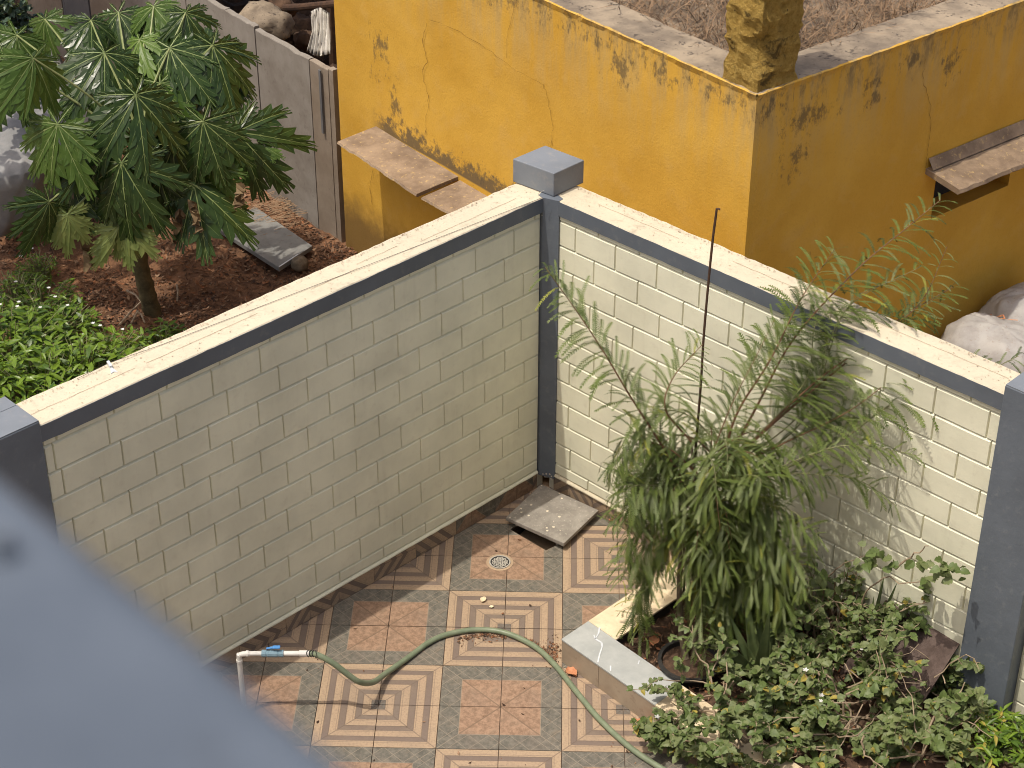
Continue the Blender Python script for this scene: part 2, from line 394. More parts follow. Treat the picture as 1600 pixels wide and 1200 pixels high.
# ================================================================== BLOCK WALLS
rowz = [2.36, 2.312, 2.117, 1.931, 1.746, 1.563, 1.378, 1.193, 1.009, .82, .634, .448, .262, .165]
rowsL = [(-.1, .39), (-.295, .373), (-.396, .399), (-.204, .394), (-.417, .395), (-.218, .395), (-.398, .397), (-.193, .4), (-.416, .4), (-.242, .397), (-.42, .402), (-.2, .401), (-.4, .4)]
rowsR = [(.4, .37), (.192, .366), (.365, .396), (.17, .395), (.345, .396), (.165, .396), (.385, .396), (.162, .396), (.364, .396), (.161, .396), (.376, .396), (.181, .396), (.37, .396)]
def brick(par, a, d, o, s0, s1, z0, z1):
    ns = max(2, int((s1-s0)/.06)); V = []; g = .0015; rj = lambda k: random.uniform(-k, k)
    bw = rj(.0010)
    rings = []
    for off, ins, it, jt in ((-.008, 0, 0, 0), (.0020, .0004, .0004, .0010), (.0145+bw, .0055, .0120, .0010)):
        ring = []
        a0, a1, b0, b1 = s0+g+ins, s1-g-ins, z0+g*.5+ins*1.6, z1-g*.5-it
        for k in range(ns+1): s_ = lerp(a0, a1, k/ns); ring.append((s_, b0+rj(jt)+.0035*nz(s_, z0*9, 3, 3.1)))
        for k in range(ns+1): s_ = lerp(a1, a0, k/ns); ring.append((s_, b1+rj(jt)+.0035*nz(s_, z1*9, 3, 3.1)))
        rings.append([a+d*s+Z*z+o*off for s, z in ring])
    n = len(rings[0]); V = [p for r_ in rings for p in r_]; Fc = []
    for q in range(2):
        for k in range(n): Fc.append((q*n+k, q*n+(k+1) % n, (q+1)*n+(k+1) % n, (q+1)*n+k))
    t = 2*n
    for k in range(ns): Fc.append((t+k, t+k+1, t+2*ns+1-k-1, t+2*ns+1-k))
    if d.cross(Z).dot(o) < 0: Fc = [tuple(reversed(f)) for f in Fc]
    c = a+d*((s0+s1)/2)+Z*((z0+z1)/2)
    obj('brick', V, Fc, M_cream, par, loc=c)
def wavy_strip(name, par, a, d, o, s0, s1, z0, z1, off, mat, amp0, amp1, thick=.002, step=.03):
    n = int((s1-s0)/step)+1; V = []
    for k in range(n+1):
        s = lerp(s0, s1, k/n)
        za, zb = z0+amp0*(nz(s, 0, 1, 7)+.6*nz(s, 3, 1, 23)), z1+amp1*(nz(s, 5, 2, 5)+.6*nz(s, 8, 2, 19))
        for zz, oo in ((za, off), (za, off+thick), (zb, off+thick), (zb, off)): V.append(a+d*s+Z*zz+o*oo)
    Fc = []
    for k in range(n):
        b = 4*k
        for q in range(3): Fc.append((b+q, b+q+1, b+q+5, b+q+4))
    return obj(name, V, Fc, mat, par)
def block_wall(label, a, d, o, s0, s1, sv0, sv1, rows, depth):
    """s0..s1 built, bricks only where sv0..sv1"""
    root = empty('block_wall', a+d*(s0+s1)*.5, label, 'wall')
    mb = MB(); mb.box(a+d*s0-o*depth+Z*-.05, d*(s1-s0), o*(depth-.003), Z*(2.36+.05)); mb.build('wall_core', M_mortar, root)
    # beam with painted band and cream coping
    mb = MB(); n = int((s1-s0)/.05); V = []; Fc = []
    for k in range(n+1):
        s = lerp(s0, s1, k/n); j1 = .004*nz(s, 1, 0, 4)+.003*nz(s, 1, 4, 15); j2 = .012*nz(s, 9, 0, 2.2)+.006*nz(s, 9, 2, 12); zt = .004*nz(s, 2, 2, 3)
        V += [a+d*s+o*(.022+j1)+Z*2.3605, a+d*s+o*(.022+j1)+Z*(WH-.006+zt), a+d*s+o*(.016+j1)+Z*(WH+zt)]
        for q in range(1, 5):
            V.append(a+d*s+o*lerp(.016, -(depth+.012)+j2, q/5)+Z*(WH+zt+.0035*nz(s, q, 5, 9)))
        V += [a+d*s-o*(depth+.012+j2)+Z*(WH-.004+zt+.005*nz(s, 9, 1, 20)), a+d*s-o*(depth+.012+j2)+Z*2.3605]
    m_ = 9
    for k in range(n):
        for q in range(m_): Fc.append((k*m_+q, k*m_+(q+1) % m_, (k+1)*m_+(q+1) % m_, (k+1)*m_+q))
    Fc += [tuple(range(m_)), tuple(n*m_+q for q in range(m_-1, -1, -1))]
    obj('coping', V, Fc, M_coping, root)
    mb = MB()
    for k in range(int((s1-s0)*110)):
        s = random.uniform(s0, s1); q_ = random.choice((.0, .0, random.random())); oo = lerp(-(depth-.004), .0, q_**.8)+random.uniform(0, .03)*(q_ == 0); rr = random.uniform(.0015, .0045); c_ = a+d*s+o*oo+Z*(WH+.0052)
        mb.add([c_+(d*math.cos(t)*random.uniform(.8, 2)+o*math.sin(t))*rr for t in (0, 1.3, 2.5, 3.8, 5)], [(0, 1, 2, 3, 4)])
    mb.build('paint_pit', M_tan, root)['kind'] = 'stuff'
    mb = MB(); s = s0+.3
    while s < s1-.5:
        L_ = random.uniform(.25, .9); off = -depth*random.uniform(.35, .6)
        mb.tube([a+d*(s+L_*k/12)+o*(off+.006*nz(s+k*.3, 0, 2, 2))+Z*(WH+.0035) for k in range(13)], .0011, 4); s += L_+random.uniform(.0, .5)
    mb.build('hairline_crack', M_tan, root)['kind'] = 'stuff'
    wavy_strip('painted_band', root, a, d, o, s0+.002, s1-.002, 2.356, 2.4655, .0265, M_band, .004, .0045, .0022)
    for r in range(13):
        z1, z0 = rowz[r], rowz[r+1]; st_, pt = rows[r]; js = []
        k = -30
        while k < 40:
            s = st_+k*pt
            if sv0-.02 < s < sv1: js.append(s+random.uniform(-.008, .008))
            k += 1
        js = [sv0]+[s for s in js if s-sv0 > .03 and sv1-s > .03]+[sv1]
        for p_, q_ in zip(js[:-1], js[1:]): brick(root, a, d, o, p_, q_, z0, z1)
    # plaster ledge over the skirting
    n = int((sv1-sv0)/.04); V = []; Fc = []
    for k in range(n+1):
        s = lerp(sv0, sv1, k/n); w_ = .026+.004*nz(s, 0, 9, 10)
        V += [a+d*s+Z*(.166+.004*nz(s, 4, 9, 8)), a+d*s+o*(w_-.008)+Z*.158, a+d*s+o*w_+Z*.148, a+d*s+o*w_+Z*(.139+.003*nz(s, 7, 9, 14)), a+d*s+Z*.137]
    for k in range(n):
        for q in range(5): Fc.append((k*5+q, k*5+(q+1) % 5, (k+1)*5+(q+1) % 5, (k+1)*5+q))
    obj('plaster_ledge', V, Fc, M_coping if o is oR else M_cream, root)
    # skirting of cut floor tiles
    s = sv0
    while s < sv1-.02:
        e = min(s+.4, sv1); mb = MB(); mb.box(a+d*(s+.0015)+Z*.003, d*(e-s-.003), o*.014, Z*.133)
        kd = random.choice((0, 0, 1)); rot = random.choice((1, -1)); bs = random.uniform(-.8, .2); bz = random.uniform(-.6, .6)
        uv = []
        for f in mb.F:
            for k in f:
                P = Vector(mb.V[k])-a; u_, v_ = (P.dot(d)-s)/.4*1.3+bs, P.z/.4*1.3*rot+bz; uv.append((u_*.74+v_*.67, u_*.67-v_*.74))
        obj('skirting_tile', mb.V, mb.F, M_dia if kd else M_stripe, root, loc=a+d*(s+.2)+Z*.07, uv=uv); s = e
    return root
wallL = block_wall('cream painted block wall in shade, running from the left pillar to the corner post', aL, dL, oL, -4.45, .03, -4.09, -.045, rowsL, .255)
wallR = block_wall('sunlit cream painted block wall behind the planter, running right from the corner post', aR, dR, oR, -.04, 3.9, .02, 3.57, rowsR, .235)
# wall beyond the right pillar, set back
block_wall('short stretch of cream block wall beyond the right pillar', aR-oR*.10, dR, oR, 3.905, 6.0, 3.93, 5.9, rowsR, .18)

# corner post with its cap
root = empty('corner_post', corner, 'slate blue corner post with a square cap, where the two cream walls meet', 'post')
pd = (oL+oR).normalized(); ps = Vector((-pd.y, pd.x, 0))
pl, pr = aL+dL*-.03, aR+dR*.035
n = 26; V = []; Fc = []
for k in range(n+1):
    z = lerp(.12, 2.47, k/n)
    jl, jr = .004*nz(0, z, 1, 5), .004*nz(4, z, 1, 5)
    V += [pl+oL*-.02+Z*z, pl+oL*(.026+jl*.6)-dL*(.004+jl)+Z*z, pr+oR*(.026+jr*.6)+dR*(.004+jr)+Z*z, pr+oR*-.02+Z*z, corner-pd*.1+Z*z]
for k in range(n):
    for q in range(5): Fc.append((k*5+q, k*5+(q+1) % 5, (k+1)*5+(q+1) % 5, (k+1)*5+q))
Fc += [tuple(range(5)), tuple(n*5+q for q in range(4, -1, -1))]
obj('shaft', V, Fc, M_blue, root)
mb = MB(); q = [pl+oL*.03+Z*.115, pr+oR*.03+Z*.115]
for k in range(14):
    p = q[0].lerp(q[1], random.random())+Z*random.uniform(-.02, .05)+pd*random.uniform(-.01, .012); r_ = random.uniform(.008, .02)
    mb.box(p, Vector((r_, r_*.4, 0)), Vector((-r_*.4, r_, 0)), Vector((0, .2*r_, r_)))
mb.build('broken_plaster', M_plaster, root)
f_, l_, r_, b_ = [onz(*p, 2.65) for p in ((865.6, 271.3), (801.3, 248.1), (912.8, 250), (851.9, 226.9))]
V = [p+Z*(2.472-2.65) for p in (f_, r_, b_, l_)]+[f_, r_, b_, l_]
bevel(obj('cap', V, [(3, 2, 1, 0), (4, 5, 6, 7), (0, 1, 5, 4), (1, 2, 6, 5), (2, 3, 7, 6), (3, 0, 4, 7)], M_bluecap, root), .006)

# end pillars
def pillar(label, p, dx, dy, wx, wy, top, groove):
    root = empty('wall_pillar', p, label, 'pillar', 'end pillars of the walls')
    mb = MB(); mb.box(p+Z*-.05, dx*wx, dy*wy, Z*(top+.05)); bevel(mb.build('shaft', M_blue, root), .006)
    mb = MB(); mb.box(p+Z*(top+.001)+dx*.004+dy*.004, dx*(wx-.008), dy*(wy*.62), Z*.006); mb.box(p+Z*(top+.001)+dx*.004+dy*(wy*.62+.008), dx*(wx-.008), dy*(wy*.38-.012), Z*.006)
    mb.build('top_plaster', M_bluecap, root)
    return root
pR = aR+dR*3.566+oR*.03
pillar('slate blue pillar at the right edge, ending the sunlit wall', pR, dR, -oR, .352, .36, 2.53, 0)
pLft = aL+dL*-4.095+oL*.03
pillar('slate blue pillar at the left edge, ending the shaded wall', pLft, -dL, -oL, .352, .36, 2.50, 0)

# the wire and the plastic clip lying on the coping
mb = MB(); w0 = aL+dL*-.04+oL*.03+Z*2.40; w1 = onz(172, 566, 2.49); w2 = onz(120, 592, 2.475)
pts = []
for k in range(25):
    t = k/24; p = w0.lerp(w1, t); p.z = lerp(2.395, 2.488, t)-.02*math.sin(math.pi*t); 
    oo = (p-aL).dot(oL); 
    if oo < .03 and p.z < 2.474: p.z = 2.474
    pts.append(p)
mb.tube(pts+[w2], .0018, 4); ob = mb.build('wire', M_wire); tag(ob, 'thin dark wire stretched along the top of the shaded wall', 'wire')
mb = MB(); cd = (onz(185, 594, 2.474)-onz(170, 570, 2.49)).normalized(); cs = cd.cross(Z).normalized(); p = onz(169, 568, 2.478)
mb.box(p-cs*.008, cd*.055, cs*.016, Z*.02); e = p+cd*.055
mb.add([e-cs*.006, e+cs*.006, e+cd*.055+cs*.022, e+cd*.042, e+cd*.055-cs*.022, e-cs*.006+Z*.006, e+cs*.006+Z*.006, e+cd*.055+cs*.022+Z*.006, e+cd*.042+Z*.006, e+cd*.055-cs*.022+Z*.006],
       [(5, 6, 7, 8, 9), (0, 1, 6, 5), (1, 2, 7, 6), (2, 3, 8, 7), (3, 4, 9, 8), (4, 0, 5, 9)])
ob = mb.build('plastic_clip', M_white); tag(ob, 'small white forked plastic clip on top of the shaded wall', 'clip')
mb = MB(); p = onz(846, 313, 2.47)
mb.tube(curve([p+Vector((.01, -.02, .02)), p+Vector((-.02, -.02, .06)), p+Vector((.02, -.02, .09))], 5), .0016, 4)
ob = mb.build('wire_scrap', M_metal); tag(ob, 'loose curl of bare wire standing on the left coping end beside the cap', 'wire'); mb = MB()
mb.tube(curve([onz(853, 312, 2.44), onz(860, 325, 2.38)+oL*.01, onz(856, 336, 2.33), onz(846, 337, 2.33)], 5), .0016, 4)
ob = mb.build('wire_scrap', M_metal); tag(ob, 'loose curl of bare wire hanging under the corner cap', 'wire')

# ================================================================== YARD THINGS
# stone lid beside the pit
lz = .032; lp = [onz(*p, .075) for p in ((790.5, 808), (881, 849), (935.5, 797), (845.5, 756))]
root = empty('stone_lid', sum(lp, Vector())/4*1, 'square rough grey stone lid pushed off the drain pit in the corner', 'lid')
V = [p-Z*lz for p in lp]+lp
bevel(obj('slab', V, [(3, 2, 1, 0), (4, 5, 6, 7), (0, 1, 5, 4), (1, 2, 6, 5), (2, 3, 7, 6), (3, 0, 4, 7)], M_lid, root), .004)
mb = MB()
for k in range(16):
    a_, b_ = random.random(), random.random(); p = lp[0].lerp(lp[1], a_).lerp(lp[3].lerp(lp[2], a_), b_)+Z*.0012; rr = random.uniform(.003, .014)
    mb.add([p+Vector((math.cos(t), math.sin(t), 0))*rr*random.uniform(.7, 1.2) for t in np.linspace(0, 5.6, 9)], [tuple(range(9))])
mb.build('paint_drop', stone('cream_drip', (.6, .53, .4), (.7, .62, .48), 30, .1), root)['kind'] = 'stuff'
for k in range(4):
    mb = MB(); p = lp[k].lerp(sum(lp, Vector())/4, .3); mb.box(Vector((p.x-.03, p.y-.03, .001)), Vector((.06, .01, 0)), Vector((-.01, .06, 0)), Z*(.075-lz-.0015)); mb.build('packing_stone', M_plaster, root)

# floor drain grate
root = empty('floor_drain', drain_c, 'round metal drain grate set in the terracotta tile near the stone lid', 'drain')
mb = MB(); ns = 28
def ringm(mb, c, r0_, r1_, z0, z1, seg=28, sq=1.0, m=0):
    V = []
    for rr, zz in ((r1_, z0), (r1_, z1), (r0_, z1), (r0_, z0)):
        V += [(c.x+rr*math.cos(2*math.pi*k/seg), c.y+rr*math.sin(2*math.pi*k/seg), zz) for k in range(seg)]
    mb.add(V, [(q*seg+k, q*seg+(k+1) % seg, ((q+1) % 4)*seg+(k+1) % seg, ((q+1) % 4)*seg+k) for q in range(4) for k in range(seg)], m)
ringm(mb, drain_c, .078, .098, -.004, .003); mb.build('cement_ring', M_tan, root)
mb = MB(); ringm(mb, drain_c, .068, .0775, -.004, .008)
mb.add([(drain_c.x+.068*math.cos(t), drain_c.y+.068*math.sin(t), .0026) for t in np.linspace(0, 2*math.pi, 25)[:-1]], [tuple(range(24))], 1)
for rr, q in ((.0, 1), (.026, 6), (.047, 12)):
    for k in range(q):
        a_ = 2*math.pi*(k+.5*(q == 12))/q; c_ = Vector((drain_c.x+rr*math.cos(a_), drain_c.y+rr*math.sin(a_), 0)); ringm(mb, c_, .0062, .0128, .003, .0062, 8)
mb.build('grate', [M_metal, M_black], root)

# stand pipe with valve, then the hose
hz = .5
root = empty('water_pipe', onz(372, 1022, 0), 'white plastic water pipe with elbow and blue handled valve', 'pipe')
pe = onz(376, 1021, hz); pj = onz(409, 1021, hz); pv = onz(443, 1021, hz); pe2 = onz(482, 1021, hz)
mb = MB(); mb.tube(curve([pe+Vector((-.012, 0, -.5)), pe+Vector((-.012, 0, -.06)), pe+Vector((-.004, 0, -.012)), pe+Vector((.045, 0, 0)), pe+Vector((.06, 0, 0))], 6), .017, 12)
mb.tube([pe+Vector((.02, 0, 0)), pj], .0155, 12); mb.tube([pe+Vector((.035, 0, 0)), pe+Vector((.05, 0, 0))], .021, 12); mb.tube([pe+Vector((-.012, 0, -.07)), pe+Vector((-.012, 0, -.05))], .021, 12)
mb.build('pipe', M_pvc, root, smooth=False)
mb = MB(); mb.tube([pv-Vector((.01, 0, 0)), pe2], .0165, 12); mb.tube([pe2-Vector((.06, 0, 0)), pe2+Vector((.004, 0, 0))], .020, 12); mb.build('nozzle', M_pvc, root)
mb = MB(); dv = (pv-pj)
mb.tube([pj, pj+dv*.2, pj+dv*.22, pj+dv*.3, pj+dv*.7, pj+dv*.78, pj+dv*.8, pv], [.024, .024, .02, .025, .025, .02, .024, .024], 12)
mb.tube([pj+dv*.45, pj+dv*.45+Vector((0, .008, .045))], .011, 8); mb.build('valve', M_valve, root)
mb = MB(); h0 = pj+dv*.45+Vector((-.012, .002, .046)); mb.box(h0+Vector((-.02, -.008, -.012)), Vector((.055, 0, .012)), Vector((0, .016, 0)), Vector((0, 0, .008)))
mb.box(h0+Vector((.02, -.014, -.002)), Vector((.05, 0, .002)), Vector((0, .028, 0)), Vector((0, 0, .01))); bevel(mb.build('handle', M_handle, root), .003)
hp = [pe2-Vector((.02, 0, 0)), onz(495, 1023, .49), onz(520, 1036, .43), onz(545, 1055, .33), onz(563, 1066, .25), onz(583, 1066, .13), onz(603, 1052, .05), onz(640, 1026, .021), onz(670, 1004, .02), onz(700, 991, .02), onz(745, 984, .02), onz(790, 989, .02), onz(835, 1010, .02), onz(868, 1040, .02), onz(900, 1080, .02), onz(935, 1122, .02), onz(975, 1160, .02), onz(1010, 1186, .02), onz(1060, 1215, .02), onz(1150, 1260, .02)]
root = empty('garden_hose', hp[10]*1, 'dull green garden hose curving across the tiled floor', 'hose')
mb = MB(); mb.tube(curve(hp, 8), .0195, 12); mb.build('hose', M_hose, root, smooth=True)
mb = MB()
for k in range(3):
    c_ = pe2+Vector((-.004+.017*k, 0, 0)); mb.tube([c_+Vector((.006*math.sin(t*2), .0225*math.cos(t), .0225*math.sin(t))) for t in np.linspace(0, 2*math.pi, 14)], .0028, 5)
mb.tube([pe2+Vector((.05+.004*math.sin(3*t), .024*math.cos(t), -.004+.028*math.sin(t))) for t in np.linspace(0, 2*math.pi, 14)], .002, 5)
mb.build('wire_clamp', M_black, root)

# planter
PH = .2; cw = .26; LA = 1.40; LB = 3.6
root = empty('planter_bed', O1, 'low raised planter with tiled rim and marble coping against the sunlit wall', 'planter')
mb = MB(); mb.box(O1+e2*.010+e1*.010+Z*.0, e1*LB, e2*(cw-.02), Z*(PH-.016)); mb.box(O1+e1*.010+e2*(cw-.010)+Z*.0, e1*(cw-.02), e2*(LA-cw), Z*(PH-.016)); mb.build('rim', M_dark, root)
def ctile(a, b, c, d_, mat, nm='coping_tile', th=.014):
    V, f = prism([p[:2] for p in (a, b, c, d_)], PH-th, PH+random.uniform(-.001, .001)); bevel(obj(nm, V, f, mat, root, loc=(a+b+c+d_)/4), .0015)
g_ = .0015
ctile(O1-e1*.004-e2*.004, O1+e1*(.87-g_)-e2*.004, O1+e1*(.87-g_)+e2*cw, O1-e1*.004+e2*cw, M_granite)
s_ = .87
while s_ < LB: ctile(O1+e1*s_-e2*.004, O1+e1*(s_+.6-g_)-e2*.004, O1+e1*(s_+.6-g_)+e2*cw, O1+e1*s_+e2*cw, M_creamtile); s_ += .6
s_ = cw+g_
for e_ in (.86, LA): ctile(O1-e1*.004+e2*s_, O1+e1*cw+e2*s_, O1+e1*cw+e2*(e_-g_), O1-e1*.004+e2*(e_-g_), M_creamtile); s_ = e_
s_ = 0
for e_ in (.35, .95, 1.55, 2.15, 2.75, 3.6):
    mb = MB(); mb.box(O1+e1*(s_+g_)+Z*.001, e1*(e_-s_-2*g_), e2*.009, Z*(PH-.0165)); mb.build('facing_tile', M_facing, root); s_ = e_
s_ = 0.0
for e_ in (.6, 1.2, LA):
    mb = MB(); mb.box(O1+e2*(s_+g_)+Z*.001, e2*(e_-s_-2*g_), e1*.009, Z*(PH-.0165)); mb.build('facing_tile', M_facing, root); s_ = e_
# white scratch veins on the marble
for pl_ in ([(937, 980), (935, 990), (930, 998), (940, 1004), (941, 1010), (937, 1022), (934, 1035)], [(930, 998), (928, 992)], [(954, 1040), (954, 1048)], [(999, 1032), (997, 1038)]):
    P = [onz(*p, PH+.0022) for p in pl_]; mb = MB()
    for a_, b_ in zip(P[:-1], P[1:]):
        t_ = (b_-a_).cross(Z).normalized()*random.uniform(.004, .007); mb.add([a_-t_, a_+t_, b_+t_, b_-t_], [(0, 1, 2, 3)])
    mb.build('chalk_line', M_white, root)
# soil inside
V = []; Fc = []; n1, n2 = 70, 34
for i in range(n1+1):
    for j in range(n2+1):
        p = O1+e1*(cw-.02+(LB-cw)*i/n1)+e2*(cw-.02+(LA-cw+.0)*j/n2)
        V.append((p.x, p.y, .11+.03*nz(p.x, p.y, 0, 5)+.015*nz(p.x, p.y, 2, 17)+.05*min(1, i/n1*2)))
for i in range(n1):
    for j in range(n2): k = i*(n2+1)+j; Fc.append((k, k+1, k+n2+2, k+n2+1))
obj('potting_soil', V, Fc, M_soilp, root, smooth=True)

# brown board leaning on the wall
tb = [aR+dR*s+oR*.035+Z*z for s, z in ((2.98, .60), (3.55, .56))]; bb = [aR+dR*2.9+oR*.36+Z*.12, aR+dR*3.5+oR*.42+Z*.12]
V = []; Fc = []
for i in range(13):
    for j in range(9):
        p = tb[0].lerp(tb[1], i/12).lerp(bb[0].lerp(bb[1], i/12), j/8); p += oR*.008*nz(p.x, p.y, p.z, 12)
        V += [p, p-oR*.02]
for i in range(12):
    for j in range(8):
        k = 2*(i*9+j); Fc += [(k, k+2, k+20, k+18), (k+1, k+19, k+21, k+3)]
for i in range(12): k = 2*(i*9); Fc += [(k, k+18, k+19, k+1)]; k += 16; Fc += [(k, k+1, k+19, k+18)]
for j in range(8): k = 2*j; Fc += [(k, k+1, k+3, k+2)]; k += 2*108; Fc += [(k, k+2, k+3, k+1)]
ob = obj('leaning_board', V, Fc, M_brownboard); tag(ob, 'rough dark brown board leaning on the wall beside the right pillar', 'board')

# iron rod
mb = MB(); top = aty(1120, 326, -.35); base = Vector((1.60, -.52, .1)); mid = aty(1100, 520, -.42)
mb.tube(curve([base, aty(1092, 640, -.47), mid, aty(1112, 390, -.37), top], 6)+[top+Vector((.02, 0, -.004))], .0078, 8)
ob = mb.build('iron_rod', M_rust); tag(ob, 'thin rusty iron rod standing upright in the planter', 'rod')
# pink pipe
mb = MB(); a_, b_ = onz(1203, 815, .5), onz(1372, 1072, .16)
mb.tube([a_, a_.lerp(b_, .5)+Z*.01, b_], .019, 10); ob = mb.build('pink_pipe', M_pink); tag(ob, 'faded pink plastic pipe lying slanted among the planter plants', 'pipe')
# pots
def pot(label, c, r, h, mat, cat='plant pot'):
    root = empty('plant_pot', c, label, cat); mb = MB(); n = 24; prof = [(r*.72, 0), (r*.95, h*.86), (r*1.06, h*.88), (r*1.06, h), (r*.94, h), (r*.9, h*.8), (0.001, h*.78)]
    V = [(c.x+q*math.cos(2*math.pi*k/n), c.y+q*math.sin(2*math.pi*k/n), c.z+z) for q, z in prof for k in range(n)]
    Fc = [(q*n+k, q*n+(k+1) % n, (q+1)*n+(k+1) % n, (q+1)*n+k) for q in range(len(prof)-1) for k in range(n)]
    mi = [1 if q >= 5 else 0 for q in range(len(prof)-1) for k in range(n)]
    obj('pot', V, Fc, [mat, M_soilp], root, mi=mi, smooth=False); return root
pc1 = onz(1078, 1030, .24); pot('wide black plastic pot at the foot of the feathery plant', Vector((pc1.x, pc1.y, .08)), .2, .16, M_black)
pc2 = onz(1135, 945, .3); pot('dark blue plastic pot hidden behind the feathery plant', Vector((pc2.x, pc2.y, .08)), .11, .2, M_bluepot)

# litter: leaves along the hose, in the corner and in the planter
def chips(name, pts, smin, smax, mats, parent=None, kind='stuff', flat=.5, label=None):
    V = []; Fc = []; mi = []
    for p in pts:
        s_ = random.uniform(smin, smax); a_ = random.uniform(0, 6.28); u = Vector((math.cos(a_), math.sin(a_), random.uniform(-flat, flat)))*s_; v = Vector((-math.sin(a_), math.cos(a_), random.uniform(-flat, flat)))*s_*random.uniform(.25, .6)
        c_ = Vector(p)+Z*s_*flat*.6; n = len(V)
        V += [c_-u, c_+v-Z*s_*.15, c_+u*.9+Z*s_*.2, c_-v-Z*s_*.1]; Fc += [(n, n+3, n+2, n+1)]; mi += [random.randrange(len(mats))]
    o_ = obj(name, V, Fc, mats, parent, mi=mi); o_['kind'] = kind
    if label: o_['label'] = label
    return o_
pts = []
for k in range(420):
    t = random.random(); u = lerp(715, 868, t); v = 989+ (t-.35)**2*62 + abs(random.gauss(0, 5))
    if t > .8: v += random.uniform(0, 14)
    pts.append(onz(u, v, .002))
for k in range(160): pts.append(onz(random.gauss(864, 7), random.gauss(1018, 11), .002))
for k in range(90): pts.append(onz(*[lerp(a, b, random.random()) for a, b in ((880, 960), (1050, 1050))], .002))
chips('leaf_litter', pts, .004, .014, chipm, label='dry brown leaf bits swept along the hose')
pts = []
for k in range(260):
    q = random.choice(((890, 765), (905, 770), (870, 760), (840, 752), (1290, 1090), (925, 782)))
    pts.append(onz(random.gauss(q[0], 12), random.gauss(q[1], 3), .004))
for k in range(140): pts.append(Vector((random.uniform(-1.4, 3), random.uniform(-3, 1.2), .002)))
pts = [p for p in pts if (p-aL).dot(oL) > .03 and (p-aR).dot(oR) > .03]
chips('leaf_litter', pts, .005, .02, chipm, label='dry leaves gathered in the corner under the post')
pts = [O1+e1*random.uniform(.28, 3.4)+e2*random.uniform(.28, 1.3)+Z*(.13+random.uniform(0, .03)) for k in range(2600)]
chips('leaf_litter', pts, .008, .03, chipm, label='brown leaf litter covering the planter soil')
def dry_leaf(label, u, v, z, s, ang, mat=M_orange, nm='fallen_leaf'):
    p = onz(u, v, z); X = Vector((math.cos(ang), math.sin(ang), 0)); Y = Vector((-X.y, X.x, 0)); V = []; n = 9
    for k in range(n):
        t = k/(n-1); w_ = .38*s*math.sin(math.pi*min(1, t*.92+.06))*(1+.25*nz(k, ang, 0, 2)); x = (t-.5)*s
        for sd in (-1, 0, 1): V.append(p+X*x+Y*sd*w_+Z*(.003+abs(sd)*.18*s+.1*s*nz(k, sd, 3, .9)))
    Fc = [(k*3+q, k*3+q+1, k*3+q+4, k*3+q+3) for k in range(n-1) for q in range(2)]
    tag(obj(nm, V, Fc, mat, smooth=True), label, 'leaf')
dry_leaf('curled orange dry leaf on the striped tile by the wall', 957, 813, .004, .085, 2.2)
dry_leaf('long orange dry leaf lying against the planter front', 1003, 1137, .004, .15, -.7)
dry_leaf('pale dry leaf curled on the striped tile above the hose', 755, 938, .004, .06, 1.3, M_creamtile)
dry_leaf('small pale scrap of leaf near the hose bend', 768, 949, .004, .035, .3, M_creamtile)
dry_leaf('pinkish dry leaf on the planter soil by the rim corner', 1022, 1003, .16, .10, 1.4)
dry_leaf('tan dry leaf stuck beside the hose under the planter', 893, 1052, .004, .10, -.9)

# ================================================================== PLANTS
def rib(V, Fc, P, N, wd):
    n = len(V)
    for k, p in enumerate(P):
        V += [p-N[k]*wd[k], p+N[k]*wd[k]]
    for k in range(len(P)-1): Fc.append((n+2*k, n+2*k+1, n+2*k+3, n+2*k+2))
# pinna: a narrow strip made of many small leaflets, along +X, drooping to -Z, length 1
def pinna_mesh(name, droop, curl, mat):
    V = []; Fc = []; n = 17
    def P(t):
        return Vector((t*(1-.18*droop*t*t), curl*t*t, .12*t-droop*.62*t*t))
    rib(V, Fc, [P(t) for t in np.linspace(0, 1, 7)], [Vector((0, 1, 0))]*7, [.008]*7)
    for k in range(n):
        t = .04+.95*k/n; p = P(t); T_ = (P(t+.02)-P(t-.02)).normalized(); L_ = .060*(1-.45*abs(2*t-1)**2.5); wq = .029
        for sd in (-1, 1):
            ax = (Vector((0, sd, 0))*.8+T_*.62).normalized(); up = T_.cross(Vector((0, 1, 0))).normalized()
            tip = p+ax*L_*1.25-up*0+Z*(.012*random.uniform(-1, 1)); q = T_*wq; m_ = len(V)
            V += [p-q*.5, p+q*.7, tip+q*.45, tip-q*.25]; Fc += [(m_, m_+1, m_+2, m_+3) if sd < 0 else (m_, m_+3, m_+2, m_+1)]
    me = bpy.data.meshes.new(name); me.from_pydata([tuple(v) for v in V], [], Fc); me.materials.append(mat); me.update(); return me, V, Fc
pin = []
for k in range(14):
    mat = (L_dark, L_mid, L_mid, L_mid, L_pale, L_mid, L_pale)[k % 7]
    pin.append(pinna_mesh('leaf', random.uniform(.25, 1.0), random.uniform(-.15, .15), mat))
pin_y = [pinna_mesh('leaf', .5, .1, L_yel), pinna_mesh('leaf', .9, -.1, L_yel)]
def frame(p, x, up, s, sx=None):
    x = x.normalized(); y = up.cross(x)
    y = y.normalized() if y.length > 1e-4 else Vector((0, 1, 0)); z = x.cross(y)
    M = Matrix((( x.x, y.x, z.x, p.x), (x.y, y.y, z.y, p.y), (x.z, y.z, z.z, p.z), (0, 0, 0, 1)))
    return M @ Matrix.Diagonal((s, s if sx is None else sx, s, 1))
fbase = Vector((pc1.x-.02, pc1.y+.05, .2))
fern = empty('feathery_shrub', fbase, 'tall feathery shrub with long drooping leaves filling the planter', 'shrub')
leafcands = []; stems = MB()
